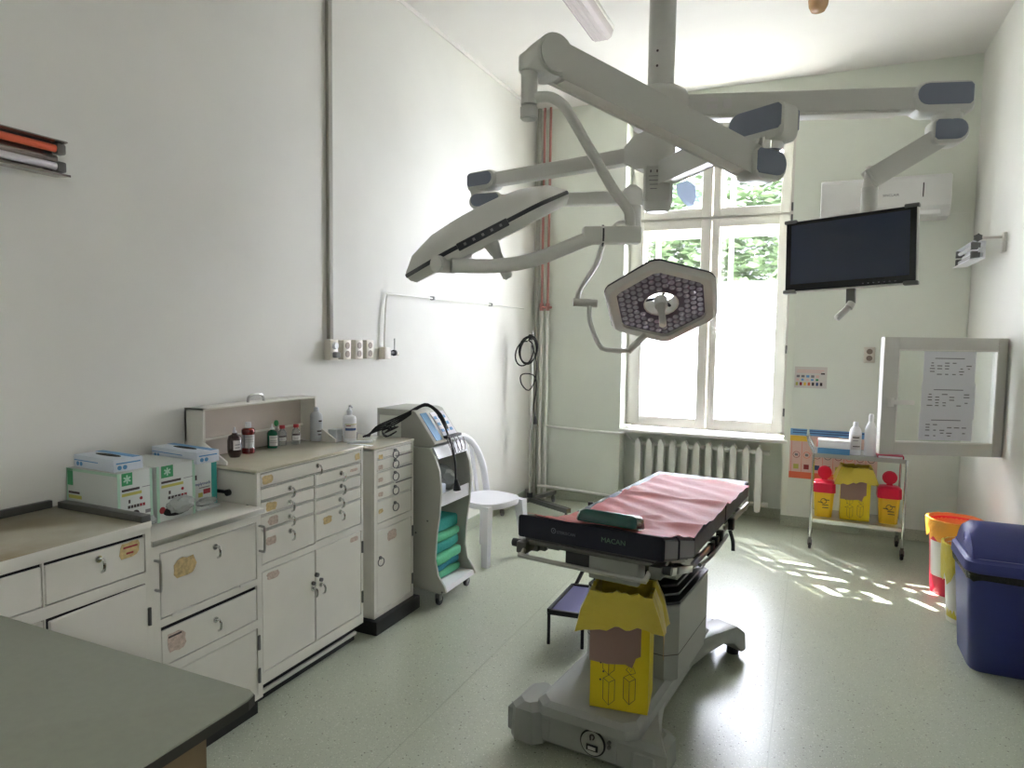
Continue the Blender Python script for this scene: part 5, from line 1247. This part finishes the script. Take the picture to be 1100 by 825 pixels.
M1 = Matrix(((.05, .977, -.207), (-.78, .168, .603), (.624, .131, .77))).to_4x4(); M1 = Matrix.Translation((1.760, -2.520, 1.772))@M1
def place(hb, parent, mtx):
    loc = Matrix.Translation(-wl(parent))@mtx
    hb.matrix_local = loc
def build_head(parent, mtx, R):
    dummy = bpy.data.objects.new('dummy', None)
    h, _ = light_head(None, None, R); h.parent = parent; place(h, parent, mtx); return h
build_head(L1, M1, .325)
S0 = Vector((.711, -2.502, 2.371)); S1 = Vector((1.555, -2.405, 2.355)); dS = (S1-S0).normalized()
joint_shell(S0, (S0-S1)*-1, .20, .10, .09, L1); capsule_pad(S0+Vector((0, 0, .004)), dS, .17, .072, .044, L1)
G().beam(S0+dS*.03, S1, .06, .075, .014).out('spring_arm', 'grey', L1)
G().lathe([(0, 2.31), (.058, 2.31), (.060, 2.37), (.05, 2.40), (.02, 2.425), (0, 2.425)], (1.56, -2.40, 0), 24).out('drop_joint', 'grey', L1, sm=50)
G().cyl((1.565, -2.402, 2.195), (1.565, -2.402, 2.33), .046, seg=24).out('drop_tube', 'lampgrey', L1)
G().tube([(1.565, -2.404, 2.21), (1.52, -2.44, 2.215), (1.484, -2.48, 2.19), (1.437, -2.53, 2.092), (1.405, -2.553, 1.974), (1.335, -2.595, 1.85), (1.322, -2.605, 1.785)], .015, 10).out('yoke_arm', 'lampgrey', L1)
G().cyl((1.30, -2.615, 1.772), (1.42, -2.56, 1.765), .022, seg=16).out('yoke_joint', 'lampgrey', L1)
G().tube([(1.385, -2.58, 1.76), (1.383, -2.582, 1.725), (1.39, -2.583, 1.66), (1.435, -2.572, 1.545), (1.48, -2.555, 1.513), (1.592, -2.505, 1.510)], .013, 10, 2).out('yoke_fork', 'lampgrey', L1)
G().cyl((1.585, -2.508, 1.505), (1.675, -2.48, 1.60), .018, seg=12).out('yoke_end', 'lampgrey', L1)

L2 = thing('surgical_light', (1.70, -4.10, 1.9), 'surgical light seen edge-on at the end of nearest arm', 'surgical light', 'surgical lights on the pendant')
ha = Vector((1.734-1.231, -3.936+4.183, 2.070-1.768)).normalized(); hc = Vector((1.482, -4.059, 1.924)); vr = (hc-Vector((2.5147, -6.1496, 1.58))).normalized()
n0 = vr.cross(ha).normalized()
if n0.z > 0: n0 = -n0
th_ = math.radians(1.5); nf = (n0*math.cos(th_)-vr*math.sin(th_)).normalized()
Zl = -nf; Xl = (ha-Zl*ha.dot(Zl)).normalized(); Yl = Zl.cross(Xl)
M2 = Matrix.Translation(hc)@Matrix((Xl, Yl, Zl)).transposed().to_4x4()
h2_ = build_head(L2, M2, .32)
sg = -1 if Yl.dot(vr) > 0 else 1
cpn = G().obox((-.03, sg*.282, -.002), (.17, .012, .024), None, .003).out('control_panel', 'dband', None); cpn.parent = h2_
for k in range(5): q = G().obox((-.09+k*.03, sg*.2885, -.002), (.008, .001, .008)).out('control_panel_button', 'inkg', None); q.parent = h2_; q.name = 'button'
J3 = Vector((2.302, -3.37, 2.235)); K3 = Vector((1.715, -4.108, 2.450)); d33 = (K3-J3).normalized()
joint_shell(J3, (J3-K3)*-1, .17, .115, .10, L2); capsule_pad(J3+Vector((0, 0, .008)), (K3-J3), .15, .09, .049, L2)
G().beam(J3+d33*.02, K3, .07, .088, .012).out('spring_arm', 'grey', L2)
G().beam(J3+d33*.12-Vector((0, 0, .044)), K3-d33*.05-Vector((0, 0, .044)), .06, .012, .003).out('arm_underside', 'white', L2)
side_n = d33.cross(Vector((0, 0, 1))).normalized()
g = G(); g.cyl(K3-side_n*.054, K3+side_n*.054, .064, seg=28, bev=.008); g.out('knuckle', 'grey', L2)
kd = Vector((d33.x, d33.y, 0)).normalized()
T3 = Vector((1.672, -4.157, 2.40))
g = G()
for sgn_ in (-.046, .046):
    for k in range(24): g.bm.verts.new(K3+side_n*sgn_+Vector((math.cos(2*PI*k/24)*kd.x, math.cos(2*PI*k/24)*kd.y, math.sin(2*PI*k/24)))*.062)
for z_ in (.0, .045):
    for k in range(16): g.bm.verts.new(T3+Vector((.034*math.cos(2*PI*k/16), .034*math.sin(2*PI*k/16), z_)))
bmesh.ops.convex_hull(g.bm, input=g.bm.verts); g.out('knuckle_housing', 'grey', L2, sm=40)
G().cyl(T3+Vector((0, 0, .02)), T3+Vector((0, 0, -.10)), .026, seg=20).out('drop_tube', 'grey', L2)
G().cyl(T3+Vector((0, 0, -.105)), T3+Vector((0, 0, -.145)), .0275, seg=20, bev=.004).out('drop_collar', 'grey', L2)
G().tube([(1.675, -4.156, 2.318), (1.699, -4.151, 2.322), (1.736, -4.134, 2.322), (1.772, -4.12, 2.298), (1.80, -4.111, 2.256), (1.86, -4.082, 2.148), (1.922, -4.051, 2.04), (1.962, -4.028, 1.982), (1.97, -4.027, 1.94), (1.972, -4.027, 1.90)], .0165, 12).out('suspension_bow', 'lampgrey', L2)
bl0, bl1 = Vector((1.834, -4.09, 1.90)), Vector((2.0, -4.017, 1.903))
G().beam(bl0, bl1, .055, .052, .006).out('bow_joint', 'lampgrey', L2)
G().cyl(bl0+Vector((.055, .024, .0)), bl0+Vector((.06, .026, .0)), .034, seg=20).out('joint_ring', 'dband', L2)
G().tube([(1.872, -4.075, 1.897), (1.83, -4.10, 1.88), (1.783, -4.128, 1.856), (1.699, -4.19, 1.815), (1.603, -4.256, 1.795), (1.50, -4.335, 1.792)], .022, 12).out('yoke_arm', 'lampgrey', L2)
G().cyl((1.462, -4.362, 1.795), (1.472, -4.27, 1.80), .026, seg=20, bev=.004).out('yoke_pivot', 'lampgrey', L2)
G().cyl((1.472, -4.28, 1.80), (1.478, -4.18, 1.84), .012, seg=10).out('yoke_pin', 'lampgrey', L2)

# ---- ceiling lamps
cl_ = thing('ceiling_lamp', (1.07, -2.3, H), 'long fluorescent ceiling lamp with ribbed cover', 'lamp')
G().box((.985, -2.75, H-.03), (1.165, -1.46, H), .006).out('tray', 'white', cl_)
g = G(); g.prism([(.99, H-.03), (1.005, H-.075), (1.03, H-.09), (1.12, H-.09), (1.145, H-.075), (1.16, H-.03)], 1, -2.74, -1.465, .004); g.out('diffuser', 'diff', cl_)
for x in (1.03, 1.06, 1.09, 1.12): G().cyl((x, -2.735, H-.0905), (x, -1.47, H-.0905), .003, seg=6).out('rib', 'diff', cl_)
cl2 = thing('ceiling_spot', (2.45, -1.40, H), 'small amber glass ceiling lamp at top edge', 'lamp')
G().cyl((2.45, -1.40, H-.02), (2.45, -1.40, H), .07, seg=24).out('rose', 'white', cl2)
G().lathe([(0, -.09), (.04, -.088), (.055, -.06), (.06, -.02), (.055, 0)], (2.45, -1.40, H-.015), 24).out('shade', 'lampamber', cl2, sm=60)
